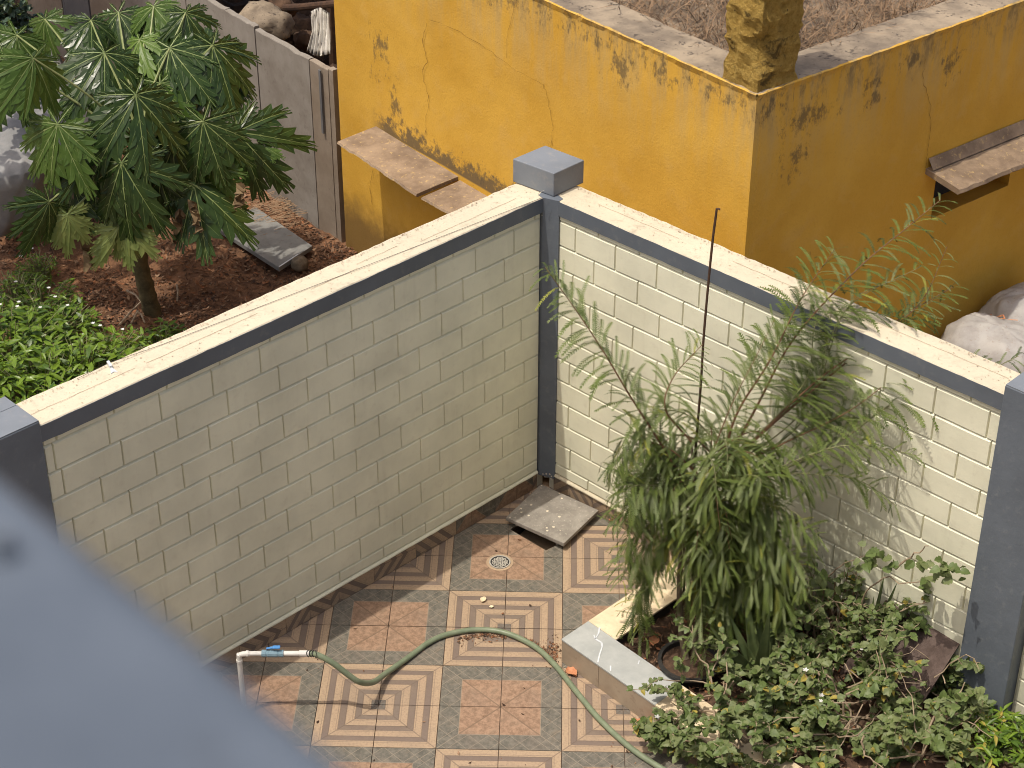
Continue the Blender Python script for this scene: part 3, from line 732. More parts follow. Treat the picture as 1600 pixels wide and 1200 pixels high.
def branch(P, r0_, r1_, t0, ls, dens, mat=1, yel=.03, droopy=.4, up=None):
    cv = curve(P, 8); n = len(cv); L = [0.0]
    for i in range(1, n): L.append(L[-1]+(cv[i]-cv[i-1]).length)
    stems.tube(cv, [lerp(r0_, r1_, l/L[-1]) for l in L], 5, mat)
    tot = L[-1]; N = int(tot*(1-t0)*dens*1.25); sd = random.choice((-1, 1))
    for k in range(N):
        t = t0+(1-t0)*(k+random.random()*.6)/N; l = t*tot; i = max(q for q in range(n) if L[q] <= l+1e-9); i = min(i, n-2)
        f = (l-L[i])/(L[i+1]-L[i]+1e-9); p = cv[i].lerp(cv[i+1], f); T_ = (cv[i+1]-cv[i]).normalized(); sd = -sd
        side = T_.cross(Z); side = side.normalized() if side.length > .15 else Vector((random.uniform(-1, 1), random.uniform(-1, 1), 0)).normalized()
        rot = random.gauss(0, .38); side = (side*math.cos(rot)+side.cross(T_)*math.sin(rot))*sd
        x = (side*.85+T_*random.uniform(.4, .75)+Z*random.uniform(-.3, .22)*droopy*1.6).normalized()
        s_ = ls*random.uniform(.7, 1.15)*(1-.45*max(0, (t-.75)/.25))*(1-.25*max(0, (.3-t)))
        leafcands.append((p, x, s_, random.random() < yel))
def inside(p, mn=.06):
    k = (p-aR).dot(oR); return p+oR*(mn-k) if k < mn else p
def PX(lst): return [p if isinstance(p, Vector) else aty(*p) for p in lst]
nodeA = aty(1062, 900, -.80); nodeB = aty(1085, 780, -.72); nodeC = aty(1125, 740, -.62)
stems.tube(curve([fbase, aty(1064, 980, -.84), nodeA, aty(1070, 840, -.76), nodeB], 6), [lerp(.024, .012, k/24) for k in range(25)], 8, 0)
stems.tube(curve([fbase+Vector((.05, .02, 0)), aty(1095, 940, -.75), aty(1105, 830, -.66), nodeC], 6), [lerp(.018, .010, k/18) for k in range(19)], 8, 0)
stems.tube(curve([nodeB, aty(1083, 730, -.70), aty(1080, 690, -.68)], 6), [lerp(.012, .007, k/12) for k in range(13)], 8, 0)
branch(PX([nodeB, (1030, 690, -.7), (985, 620, -.66), (940, 545, -.6), (900, 485, -.55), (852, 418, -.5)]), .009, .002, .18, .31, 46)
branch(PX([(1080, 690, -.68), (1040, 640, -.7), (1052, 590, -.66), (1098, 538, -.6)]), .007, .002, .15, .24, 50)
branch(PX([nodeC, (1150, 650, -.55), (1205, 560, -.42), (1250, 470, -.3), (1305, 388, -.15)]), .010, .0015, .2, .31, 42)
branch(PX([nodeC, (1180, 640, -.5), (1240, 530, -.35), (1335, 425, -.15), (1412, 360, 0), (1470, 312, .1)]), .010, .002, .25, .29, 40)
branch(PX([nodeC, (1210, 660, -.55), (1330, 560, -.4), (1410, 495, -.25), (1490, 448, -.15)]), .010, .002, .22, .31, 40)
branch(PX([nodeC, (1200, 740, -.7), (1310, 690, -.65), (1400, 628, -.65), (1500, 600, -.7), (1592, 556, -.75)]), .010, .002, .28, .31, 36, 2)
branch(PX([nodeC, (1170, 748, -.7), (1313, 697, -.8), (1437, 712, -.85)]), .007, .0015, .2, .22, 40, 2)
branch(PX([nodeC, (1230, 690, -.6), (1330, 640, -.6), (1420, 570, -.6)]), .007, .0015, .2, .31, 42)
branch(PX([nodeB, (1094, 830, -.95), (1095, 930, -1.02), (1100, 1010, -1.08), (1112, 1075, -1.12)]), .006, .002, .1, .22, 50, 2, 0, .9)
branch(PX([nodeB, (1010, 760, -.85), (985, 830, -.9), (975, 900, -.95)]), .006, .002, .1, .22, 46, 2, .03, .9)
branch(PX([nodeA, (1035, 880, -.95), (1010, 920, -1.0), (985, 930, -1.02)]), .005, .002, .2, .18, 30, 2, .0, .9)
branch(PX([nodeB, (1000, 680, -.8), (970, 700, -.85), (955, 760, -.9)]), .006, .002, .1, .22, 50, 2, .1, .9)
branch(PX([nodeC, (1180, 780, -.8), (1240, 800, -.9), (1280, 840, -.95)]), .006, .002, .1, .22, 40, 2, .06, .9)
branch(PX([nodeC, (1250, 740, -.75), (1340, 750, -.8), (1400, 790, -.85)]), .006, .002, .15, .22, 34, 2, .0, .8)
branch(PX([nodeC, (1270, 600, -.5), (1370, 530, -.35), (1440, 470, -.3), (1480, 385, -.2)]), .008, .0015, .25, .22, 32)
branch(PX([nodeB, (1140, 640, -.6), (1180, 560, -.5), (1210, 500, -.45)]), .006, .0015, .2, .24, 40)
random.seed(21)
for k in range(46):
    c0 = nodeB.lerp(nodeC, random.random())+Z*random.uniform(-.2, .25); a_ = random.uniform(0, 2*math.pi); L_ = random.uniform(.32, .62)
    h = Vector((math.cos(a_)*.9, math.sin(a_)*.55, 0)); up_ = random.uniform(-.1, .55)
    branch([c0, c0+h*L_*.4+Z*up_*L_*.7, c0+h*L_*.8+Z*up_*L_*.75, c0+h*L_*1.15+Z*(up_*L_*.4-.12)], .006, .0015, .1, .24, 46, random.choice((1, 2)), .035, .7)
for k in range(60):
    u, v = random.uniform(985, 1250), random.uniform(740, 965); c0 = aty(u, v, random.uniform(-1.0, -.6)); a_ = random.uniform(0, 2*math.pi)
    branch([nodeB.lerp(nodeC, random.random()), c0, c0+Vector((math.cos(a_)*.12, math.sin(a_)*.1-.05, -.22))], .005, .0015, .35, .25, 52, 2, .05, 1.0)
for k in range(4):
    branch(PX([nodeC, (random.uniform(1180, 1260), random.uniform(560, 660), -.5), (random.uniform(1280, 1380), random.uniform(470, 600), -.35), (random.uniform(1380, 1470), random.uniform(400, 560), -.25)]), .006, .0015, .3, .27, 26, 2)
ob = stems.build('branches', [M_bark, M_redstem, M_gstem], fern)
random.shuffle(leafcands); rest = MB()
for i, (p, x, s_, yl) in enumerate(leafcands):
    me, V, Fc = random.choice(pin_y if yl else pin)
    M = frame(p, x, Z, s_, s_*random.uniform(.8, 1.15))
    if i < 300: inst('leaf', me, fern, M)
    else:
        mi = {L_dark: 0, L_mid: 1, L_pale: 2, L_yel: 3}[me.materials[0]]
        n = len(rest.V); rest.V += [tuple(M @ v) for v in V]; rest.F += [tuple(q+n for q in f) for f in Fc]; rest.M += [mi]*len(Fc)
ob = rest.build('foliage', [L_dark, L_mid, L_pale, L_yel], fern); ob['kind'] = 'stuff'

# broad leaves for shrubs: unit length along +X
def flat_leaf(name, outline, mat, fold=.25, droop=.2, tip=0.0):
    V = [(0, 0, 0)]; Fc = []; mids = []
    n = len(outline)
    for x, y in outline: V += [(x, 0, -droop*x*x), (x, y, -droop*x*x+abs(y)*fold), (x, -y, -droop*x*x+abs(y)*fold)]
    for k in range(n-1):
        a = 1+3*k; b = a+3; Fc += [(a, b, b+1, a+1), (a, a+2, b+2, b)]
    V += [(-.25, -.012, .03), (-.25, .012, .03), (0.02, .012, 0), (.02, -.012, 0)]; q = len(V)-4; Fc.append((q, q+3, q+2, q+1))
    me = bpy.data.meshes.new(name); me.from_pydata(V, [], Fc); me.materials.append(mat); me.update(); return me, [Vector(v) for v in V], Fc
lobed = [(0, .02), (.08, .26), (.22, .42), (.34, .34), (.46, .44), (.62, .30), (.74, .28), (.9, .12), (1, .0)]
oval = [(0, .01), (.12, .14), (.3, .24), (.5, .26), (.7, .2), (.88, .1), (1, 0)]
lance = [(0, .01), (.15, .07), (.35, .125), (.55, .13), (.78, .08), (1, 0)]
def leaf_set(outline, mats, k=6):
    out = []
    for i in range(k): out.append(flat_leaf('leaf', [(x, y*random.uniform(.85, 1.12)) for x, y in outline], mats[i % len(mats)], random.uniform(.05, .45), random.uniform(0, .55)))
    return out
def leafy(root, cands, sets, allmats, nmax=150):
    """cands: (point, direction, up, size); the first nmax are parts, the rest one mass"""
    random.shuffle(cands); rest = MB()
    for i, (p, x, up, s_) in enumerate(cands):
        me, V, Fc = random.choice(sets); M = frame(p, x, up, s_)
        if i < nmax: inst('leaf', me, root, M)
        else:
            n = len(rest.V); rest.V += [tuple(M @ v) for v in V]; rest.F += [tuple(q+n for q in f) for f in Fc]; rest.M += [allmats.index(me.materials[0])]*len(Fc)
    if rest.V: rest.build('foliage', allmats, root)['kind'] = 'stuff'
def twiggy(st, p, d, L, depth, r, cands, ls, spread=.8, grav=.1, leafp=.8, tw=.35, nl=4):
    pts = [p]; n = 5
    for k in range(n):
        d = (d+Vector((random.gauss(0, tw), random.gauss(0, tw), random.gauss(0, tw)-grav*.2))).normalized(); p = p+d*L/n; pts.append(p)
        if p.z < .12: p.z = .12+random.random()*.03
        if abs(p.x) < 4 and p.y < 1 and p.x > .8: p = inside(p, .05)
        if depth == 0 or random.random() < .25:
            for q in range(nl if depth == 0 else 1):
                if random.random() < leafp:
                    x = Vector((random.gauss(0, 1), random.gauss(0, 1), random.gauss(.0, .45))).normalized()
                    cands.append((p.copy(), x, (Z+Vector((random.gauss(0, .35), random.gauss(-.2, .35), 0))).normalized(), ls*random.uniform(.6, 1.15)))
    st.tube(pts, [lerp(r, r*.6, k/n) for k in range(n+1)], 5)
    if depth > 0:
        for q in range(random.choice((2, 3))):
            i = random.randrange(2, len(pts)); nd = (d+Vector((random.gauss(0, spread), random.gauss(0, spread), random.gauss(.1, spread*.5)))).normalized()
            twiggy(st, pts[i], nd, L*random.uniform(.6, .9), depth-1, r*.6, cands, ls, spread, grav, leafp, tw, nl)
setS = leaf_set(lobed, [S_leaf, S_leaf2, S_leaf, S_leaf2, S_leaf, S_leaf2], 8)+leaf_set(lobed, [S_leaf, S_leaf2], 24)+leaf_set(lobed, [S_yel], 1)
matsS = [S_leaf, S_leaf2, S_yel]
random.seed(5)
def lobed_shrub(label, uv, z, n, L, depth, ls, dirs, nmax=110, leafp=.85, nl=4, flowers=0):
    ls *= .78; n = int(n*1.35)
    b = inside(onz(*uv, z), .18); root = empty('leafy_shrub', b, label, 'shrub', 'soft leaved shrubs in the planter'); st = MB(); cands = []
    for k in range(n):
        d = Vector(dirs[k % len(dirs)])+Vector((random.gauss(0, .2), random.gauss(0, .2), random.gauss(0, .15)))
        twiggy(st, b.copy(), d.normalized(), L*random.uniform(.7, 1.1), depth, .009, cands, ls, .8, .1, leafp, .35, nl)
    st.build('twigs', M_twig, root)
    fl = [c for c in cands[:flowers]]
    leafy(root, cands, setS, matsS, nmax)
    for p, x, u, s_ in fl:
        mb = MB(); c_ = p+Z*.03
        for q in range(5):
            a_ = q*1.257; t_ = Vector((math.cos(a_), math.sin(a_), .25)); mb.add([c_, c_+t_*.012+Vector((-t_.y, t_.x, 0))*.007, c_+t_*.022, c_+t_*.012-Vector((-t_.y, t_.x, 0))*.007], [(0, 1, 2, 3)])
        mb.build('flower', M_flower, root)
lobed_shrub('soft leaved shrub sprawling in front, between the planter rim and the right pillar', (1330, 1130), .14, 9, .42, 2, .075, [(-1, -.2, .5), (-.5, -.7, .5), (.4, -.6, .6), (1, -.2, .5), (0, .3, .9), (-.8, .4, .5), (.6, .4, .6)], 120, .9, 5, 4)
lobed_shrub('low soft leaved shrub spilling over the planter front at the bottom', (1175, 1165), .16, 9, .38, 2, .075, [(-1, -.2, .35), (-.5, -.7, .4), (.4, -.6, .5), (1, 0, .5), (0, .5, .6)], 90, .9, 5, 3)
lobed_shrub('soft leaved shrub with bare crooked twigs before the leaning board', (1400, 1080), .15, 7, .40, 2, .08, [(.8, .2, .9), (0, .2, 1), (.9, -.3, .5), (-.4, .2, .9)], 90, .7, 4, 3)
lobed_shrub('leggy shrub reaching up the sunlit wall on bare pale stems', (1330, 1010), .14, 5, .5, 2, .075, [(.2, .4, 1), (.7, .4, 1), (-.2, .4, 1)], 80, .55, 3, 1)
lobed_shrub('leafy shrub filling the bottom edge beneath the pillar', (1440, 1185), .15, 8, .36, 2, .075, [(1, 0, .5), (-1, -.2, .4), (.5, .4, .4), (0, -.7, .5)], 90, .9, 5, 2)
lobed_shrub('small soft leaved plant growing on the tiles at the planter foot', (1035, 1165), .02, 5, .17, 1, .075, [(-1, .3, .5), (0, .6, .6), (1, 0, .6), (.2, -.6, .4)], 60, .9, 4, 2)
lobed_shrub('straggly small leaved shrub climbing the wall foot right of the slender aloe', (1410, 1040), .14, 7, .46, 2, .062, [(.3, .5, 1), (-.5, .4, 1), (.9, .3, .8), (.1, .5, 1)], 90, .7, 4, 2)
lobed_shrub('thin twiggy shrub between the large aloe and the leggy shrub', (1280, 1020), .14, 7, .44, 2, .06, [(-.4, .4, 1), (.4, .3, 1), (-.7, .1, .8), (.7, 0, .7)], 90, .6, 4, 1)
lobed_shrub('trailing shrub half covering the planter front arm', (1130, 1120), .2, 8, .34, 2, .06, [(-.8, -.4, .4), (.3, -.7, .4), (-.2, .2, .7), (.8, -.2, .5)], 90, .8, 4, 1)
lobed_shrub('dusty low shrub in the shade below the aloe leaves', (1240, 1080), .14, 8, .33, 2, .07, [(-1, 0, .6), (1, -.1, .6), (0, .5, .8), (0, -.8, .5)], 90, .85, 4, 1)
# long bare crooked branches over the shrubs
random.seed(9)
root = empty('bare_branches', onz(1330, 1090, .3), 'tangle of bare pale crooked branches over the planter shrubs', 'branches')
for pl_ in ([(1190, 1175), (1240, 1150), (1290, 1148), (1330, 1150), (1370, 1120), (1400, 1060)], [(1345, 1150), (1352, 1180), (1380, 1200)], [(1290, 985), (1330, 1000), (1372, 990), (1385, 1040), (1405, 1080), (1440, 1110)],
            [(1345, 1000), (1345, 970), (1350, 930), (1380, 905), (1430, 912), (1475, 895)], [(1300, 1000), (1285, 940), (1295, 900), (1320, 880), (1360, 868)], [(1250, 1020), (1290, 1060), (1310, 1040), (1350, 1065), (1390, 1065)],
            [(1270, 960), (1300, 980), (1290, 1010), (1320, 1040), (1340, 1080)], [(1210, 1110), (1260, 1090), (1310, 1100), (1360, 1095)], [(1400, 890), (1430, 865), (1450, 850)]):
    st = MB(); P = [(onv(u, v, aR+oR*.2, oR) if v < 975 else inside(onz(u, v, random.uniform(.28, .42)), .2)) for u, v in pl_]
    st.tube([p+Vector((random.gauss(0, .006), random.gauss(0, .006), random.gauss(0, .006))) for p in curve(P, 4)], [lerp(.0075, .003, k/(4*(len(P)-1))) for k in range(4*(len(P)-1)+1)], 5); st.build('branch', M_twig, root)
for k in range(16):
    st = MB(); u, v = random.uniform(1200, 1500), random.uniform(1020, 1170); p = inside(onz(u, v, random.uniform(.25, .4)), .2); d = Vector((random.uniform(-1, 1), random.uniform(-.7, .7), random.uniform(-.1, .4))).normalized(); P = [p]
    for q in range(7): d = (d+Vector((random.gauss(0, .45), random.gauss(0, .45), random.gauss(0, .3)))).normalized(); p = inside(p+d*random.uniform(.04, .08), .1); P.append(p)
    st.tube(P, [lerp(.005, .0022, q/7) for q in range(8)], 5); st.build('branch', M_twig, root)
# branch end leaves by the wall
c1 = []
def onw(u, v, off): return onv(u, v, aR+oR*off, oR)
for u, v, y_ in ((1370, 870, -.55), (1350, 885, -.55), (1395, 880, -.55), (1360, 862, -.5), (1460, 885, -.9), (1475, 895, -.9), (1450, 900, -.9), (1490, 890, -.95), (1440, 870, -.9), (1285, 905, -.6), (1300, 930, -.6), (1320, 945, -.65)):
    for q in range(5):
        p = onw(u+random.uniform(-14, 14), v+random.uniform(-12, 12), random.uniform(.16, .26)); c1.append((p, Vector((random.gauss(0, 1), random.gauss(0, .6), random.gauss(-.2, .4))).normalized(), Vector((random.gauss(0, .3), -.4, .9)).normalized(), random.uniform(.05, .09)))
leafy(root, c1, setS, matsS, 60)

# small bright plants, lower right corner
setB = leaf_set(lance, [B_leaf, B_dark, B_leaf], 6)
def rosette_plant(name, label, c, spread, h, n, ls, sets, mats, group, nmax=40, stemm=M_gstem, zspread=.5, cat='plant', up=.5):
    root = empty(name, c, label, cat, group); st = MB(); cands = []
    for k in range(n):
        a_ = random.uniform(0, 6.28); rr = spread*math.sqrt(random.random()); top_ = c+Vector((rr*math.cos(a_), rr*math.sin(a_), h*random.uniform(.55, 1)*(1-.3*(rr/spread)**2)))
        st.tube([c+Vector((rr*.5*math.cos(a_), rr*.5*math.sin(a_), 0)), c.lerp(top_, .6)+Z*.05*h, top_], [.006, .005, .003], 4)
        for q in range(random.randint(6, 9)):
            b_ = random.uniform(0, 6.28); x = Vector((math.cos(b_), math.sin(b_), random.uniform(-.2, up))).normalized()
            cands.append((top_-Z*random.uniform(0, .09*zspread), x, (Z+Vector((random.gauss(0, .3), random.gauss(-.1, .3), 0))).normalized(), ls*random.uniform(.65, 1.15)))
    st.build('stems', stemm, root); leafy(root, cands, sets, mats, nmax); return root
random.seed(14)
setO = leaf_set(lance, [B_leaf, B_dark, B_leaf], 14)+leaf_set(lance, [S_yel], 1)
rosette_plant('small_plant', 'bright yellow green plant with narrow leaves under the right pillar', onz(1550, 1175, .1), .26, .26, 34, .085, setO, [B_leaf, B_dark, S_yel], 'bright narrow leaved plants')
rosette_plant('small_plant', 'bright narrow leaved plant in the very bottom right corner', onz(1600, 1190, .1), .24, .34, 30, .09, setO, [B_leaf, B_dark, S_yel], 'bright narrow leaved plants')
setR = leaf_set(oval, [R_leaf, R_leaf, S_leaf], 5)
rosette_plant('rusty_shrub', 'dried rusty brown shrub behind the feathery shrub at the wall foot', inside(onz(1222, 950, .12), .16), .17, .55, 70, .042, setR, [R_leaf, S_leaf], None, 60, M_redstem, 3.5)

# aloes
def aloe(label, c, leaves, cat='aloe'):
    root = empty('aloe', c, label, cat, 'aloes in the planter')
    for (tp, w_, bend, mat) in leaves:
        V = []; Fc = []; n = 9; ax = (tp-c); side = ax.cross(Vector((0, -1, .25))).normalized(); nn = side.cross(ax).normalized()
        if nn.y > 0: nn = -nn
        for k in range(n):
            t = k/(n-1); p = c+ax*t+nn*bend*math.sin(t*2.4)*.5; w2 = w_*(1-t)**.75*(1 if t > .12 else .8)+.001
            V += [p-side*w2+nn*w2*.35, p-side*w2*.5, p+side*w2*.5, p+side*w2+nn*w2*.35, p+side*w2*.5-nn*w2*.45, p-side*w2*.5-nn*w2*.45]
        for k in range(n-1):
            for q in range(6): Fc.append((k*6+q, k*6+(q+1) % 6, (k+1)*6+(q+1) % 6, (k+1)*6+q))
        obj('leaf', V, Fc, mat, root, smooth=True)
c_ = onz(1185, 1060, .14)
aloe('large aloe with broad upright leaves between the feathery shrub and the pink pipe', c_, [(aty(u, v, c_.y+dy), w_, b_, A_leaf) for u, v, dy, w_, b_ in
     ((1193, 900, .15, .058, .05), (1248, 858, .2, .05, -.04), (1162, 915, .1, .055, .06), (1108, 975, -.1, .055, .08), (1140, 960, .05, .05, .05), (1222, 925, .1, .05, .03), (1268, 1000, -.05, .045, .08), (1202, 955, -.1, .055, .02))])
c_ = inside(onz(1392, 1000, .14), .16)
aloe('slender aloe against the sunlit wall left of the leaning board', c_, [(inside(aty(u, v, c_.y+dy), .05), w_, b_, m_) for u, v, dy, w_, b_, m_ in
     ((1390, 890, .12, .028, .02, A_leaf), (1423, 895, .12, .03, -.03, A_leaf), (1365, 930, .05, .03, .04, A_leaf), (1340, 940, .0, .022, .03, A_brown), (1405, 930, .05, .03, .02, A_leaf))])
c_ = inside(onz(1315, 1000, .14), .14)
aloe('dried brown aloe stalks at the wall foot beside the pink pipe', c_, [(inside(aty(u, v, c_.y+dy), .04), w_, b_, A_brown) for u, v, dy, w_, b_ in
     ((1330, 880, .12, .018, .02), (1305, 890, .12, .016, -.03), (1345, 895, .05, .018, .04), (1290, 920, .05, .018, .04))])

# ================================================================== NEIGHBOUR: YELLOW BUILDING
ZT = 3.30; K = onz(1183, 147, ZT); K.z = 0
tL = Vector((math.cos(R(130.3)), math.sin(R(130.3)), 0)); tR = Vector((math.cos(R(40.2)), math.sin(R(40.2)), 0))
nL_ = Vector((tL.y, -tL.x, 0)); nL_ = nL_ if nL_.dot(Vector((-1, -1, 0))) > 0 else -nL_
nR_ = Vector((tR.y, -tR.x, 0)); nR_ = nR_ if nR_.dot(Vector((1, -1, 0))) > 0 else -nR_
SL = (onv(530, 170, K, nL_)-K).dot(tL); SR = 7.5
ZSH = onv(587, 197, K, nL_).z; SSH = (onv(587, 197, K, nL_)-K).dot(tL)
print('ZSH', ZSH, SSH, K, 'base', onv(1490, 540, K, nR_), 'L', onv(522, 0, K, nL_), onv(538, 377, K, nL_))
def yellow():
    m = G('ochre_limewash'); tc = m.co()
    n1 = m.noise(1.2, 5, .6); n2 = m.noise(5, 6, .65); n3 = m.noise(55, 5, .65); ns_ = m.noise(3.2, 6, .7, sc=(2.2, 2.2, .35)); nv = m.noise(9, 6, .75)
    c = m.mix(m.step(n1, .3, .7), (.56, .315, .042), (.65, .385, .062))
    c = m.mix(m.math('MULTIPLY', m.step(n2, .48, .72), .35), c, (.60, .38, .11))
    c = m.mix(m.math('MULTIPLY', m.step(n3, .5, .75), .22), c, (.36, .18, .03))
    sp = m.n('SeparateXYZ'); m.l(tc, sp.inputs[0]); z = sp.outputs[2]
    # washed-out top and dark mould runs under the roof edge
    topm = m.step(z, 2.3, 3.30)
    c = m.mix(m.math('MULTIPLY', m.math('MULTIPLY', m.step(ns_, .36, .66), topm), .62), c, (.45, .34, .16))
    # wall coordinates along each face
    def dot(t):
        v = m.n('VectorMath', operation='DOT_PRODUCT'); m.l(tc, v.inputs[0]); v.inputs[1].default_value = t; return v.outputs['Value']
    sL_, sR_ = dot(tL), dot(tR)
    def blob(face, s0, z0, rs, rz):
        s = m.math('DIVIDE', m.math('SUBTRACT', face, s0), rs); zz = m.math('DIVIDE', m.math('SUBTRACT', z, z0), rz)
        return m.math('SUBTRACT', 1.0, m.math('POWER', m.math('ADD', m.math('MULTIPLY', s, s), m.math('MULTIPLY', zz, zz)), .5), clamp=True)
    onL = m.step(sL_, .02, .03); onR = m.step(sR_, .02, .03)
    acc = 0.0
    for a in [(a_[0], a_[1]*.965, 3.30-(3.05-a_[2])*.965, a_[3], a_[4]) for a_ in [(sL_, 1.38, 2.78, .42, .30), (sL_, .95, 2.88, .35, .2), (sL_, .45, 2.93, .25, .12), (sL_, 4.55, 1.95, .28, .42), (sL_, 4.35, 1.45, .22, .4), (sL_, 4.62, 1.62, .14, .2), (sL_, 3.1, 1.22, .22, .32), (sL_, 2.75, 1.15, .4, .22), (sR_, .55, 2.72, .55, .28), (sR_, .42, 2.42, .3, .32), (sR_, 1.25, 2.72, .28, .3), (sR_, 1.6, 2.86, .2, .2), (sR_, .12, 2.9, .3, .2), (sR_, 2.1, 2.75, .25, .3)]]:
        acc = m.math('MAXIMUM', acc, blob(*a))
    nq = m.noise(16, 7, .8, sc=(1, 1, .55)); mould = m.step(m.math('ADD', m.math('MULTIPLY', acc, .6), m.math('ADD', m.math('MULTIPLY', m.math('SUBTRACT', nv, .5), 1.2), m.math('MULTIPLY', m.math('SUBTRACT', nq, .5), 1.6))), .36, .66)
    mould = m.math('MULTIPLY', mould, m.step(acc, .02, .15))
    c = m.mix(m.math('MULTIPLY', mould, .72), c, (.11, .085, .05))
    tb = m.math('MULTIPLY', m.step(z, 2.88, 3.27), m.step(m.math('ADD', m.math('MULTIPLY', nq, .6), m.math('MULTIPLY', ns_, .5)), .52, .66)); c = m.mix(m.math('MULTIPLY', tb, .62), c, (.13, .10, .055))
    # soot line on the joint above the sunshades
    bandL = m.math('MULTIPLY', m.math('SUBTRACT', 1.0, m.step(m.math('ADD', z, m.math('MULTIPLY', m.math('SUBTRACT', nv, .5), .75)), ZSH+.05, ZSH+.17)), m.math('MULTIPLY', m.step(z, ZSH-.02, ZSH), m.math('MULTIPLY', m.step(sL_, 1.7, 1.9), m.math('SUBTRACT', 1.0, m.step(sL_, 4.35, 4.6)))))
    bandL = m.math('MULTIPLY', bandL, onL)
    c = m.mix(m.math('MULTIPLY', bandL, .85), c, (.10, .08, .055))
    # splashed foot of the wall
    c = m.mix(m.math('MULTIPLY', m.math('SUBTRACT', 1.0, m.step(m.math('ADD', z, m.math('MULTIPLY', n2, .5)), .55, .95)), .8), c, (.13, .08, .035))
    return m.fin(c, .85, m.math('ADD', m.math('MULTIPLY', n3, .5), n2), .45, .012, .15)
M_yel = yellow()
bld = empty('yellow_building', K, 'old ochre yellow building with a flat parapet roof and stone sunshades', 'building')
def Lp(s, z, o=0.0): return K+tL*s+nL_*o+Z*z
def Rp(s, z, o=0.0): return K+tR*s+nR_*o+Z*z
def grid_wall(fn, s0, s1, z0, z1, ns, nz_, holes=(), wob=.006, topw=.02):
    """one wall face; edge at the top is crumbly"""
    ss = sorted(set([lerp(s0, s1, k/ns) for k in range(ns+1)]+[h for q in holes for h in q[:2]])); zs = sorted(set([lerp(z0, z1, k/nz_) for k in range(nz_+1)]+[h for q in holes for h in q[2:4]]))
    V = []; Fc = []
    for s in ss:
        for z in zs:
            edge = (s > s0+1e-6 and s < s1-1e-6)
            zz = z+(topw*(nz(s, 2, 2, 3)*.5+nz(s, 2, 5, 11)*.5) if z > z1-1e-6 and edge else 0)
            V.append(fn(s, zz, (wob*nz(s, z, 1, 1.2)+.003*nz(s, z, 3, 6)) if edge else 0))
    m_ = len(zs)
    for i in range(len(ss)-1):
        for j in range(m_-1):
            cs, cz = (ss[i]+ss[i+1])/2, (zs[j]+zs[j+1])/2
            if any(h[0] < cs < h[1] and h[2] < cz < h[3] for h in holes): continue
            Fc.append((i*m_+j, (i+1)*m_+j, (i+1)*m_+j+1, i*m_+j+1))
    return V, Fc
hq = [onv(*p, K, nR_) for p in ((1462, 283), (1579, 266), (1574, 297), (1456, 334))]
hole = ((hq[0]-K).dot(tR), (hq[1]-K).dot(tR), (hq[2].z+hq[3].z)/2, hq[0].z+.02)
print('hole', hole)
V, Fc = grid_wall(Lp, 0, SL, -.1, ZT-.02, 110, 60); obj('left_wall', V, [tuple(reversed(f)) for f in Fc], M_yel, bld, smooth=True)
V, Fc = grid_wall(Rp, 0, SR, -.1, ZT-.02, 140, 60, [hole]); obj('right_wall', V, Fc, M_yel, bld, smooth=True)
mb = MB()  # end wall and back
mb.box(Lp(SL-.02, -.1, -.002), tL*.018, -nL_*6, Z*(ZT-.02+.1)); mb.build('end_wall', M_yel, bld)
# vent opening reveal
mb = MB(); a0, a1, b0, b1 = hole; dp = -.22
q = [Rp(a0, b0), Rp(a1, b0), Rp(a1, b1), Rp(a0, b1)]; q2 = [p+nR_*dp for p in q]
mb.add(q+q2, [(0, 1, 5, 4), (1, 2, 6, 5), (2, 3, 7, 6), (3, 0, 4, 7)]); mb.add(q2, [(0, 1, 2, 3)], 1); mb.build('vent_opening', [M_yel, M_dark], bld)
# roof ledge (parapet top), with crumbled yellow arris
def ledge(fn, s0, s1, wd, name, zc, par=bld):
    n = int((s1-s0)/.05); V = []; Fc = []; m_ = 8
    for k in range(n+1):
        s = lerp(s0, s1, k/n); e_ = .018*nz(s, 1, 7, 9)+.014*nz(s, 1, 3, 23)-.012*max(0, nz(s, 4, 3, 2.5))
        V += [fn(s, zc-.05, .0), fn(s, zc-.006+e_*.4, .014+e_), fn(s, zc+.006*nz(s, 8, 8, 6), .0+e_)]
        for q in range(1, 5): V.append(fn(s, zc+.010*nz(s, q, 2, 5), -wd*q/4-.02*nz(s, 5, 5, 3)*(q == 4)))
        V.append(fn(s, zc-.16, -wd-.0))
    for k in range(n):
        for q in range(m_-1): Fc.append((k*m_+q, (k+1)*m_+q, (k+1)*m_+q+1, k*m_+q+1))
    mi = [1 if (q < 2) else 0 for k in range(n) for q in range(m_-1)]
    if (fn(1, 0)-fn(0, 0)).cross(nL_ if fn is Lp else nR_).z > 0: Fc = [tuple(reversed(f)) for f in Fc]
    return obj(name, V, Fc, [M_ledge, M_yel], par, mi=mi)
ledge(Lp, .0, SL, .36, 'parapet_top', ZT)
ledge(Rp, .0, SR, .34, 'parapet_top', ZT)
mb = MB(); p0 = K+Z*(ZT-.14)-nL_*.3-nR_*.3; mb.add([p0, p0+tR*7, p0+tR*7+tL*5, p0+tL*5], [(0, 1, 2, 3)]); mb.build('roof', M_ledge, bld)
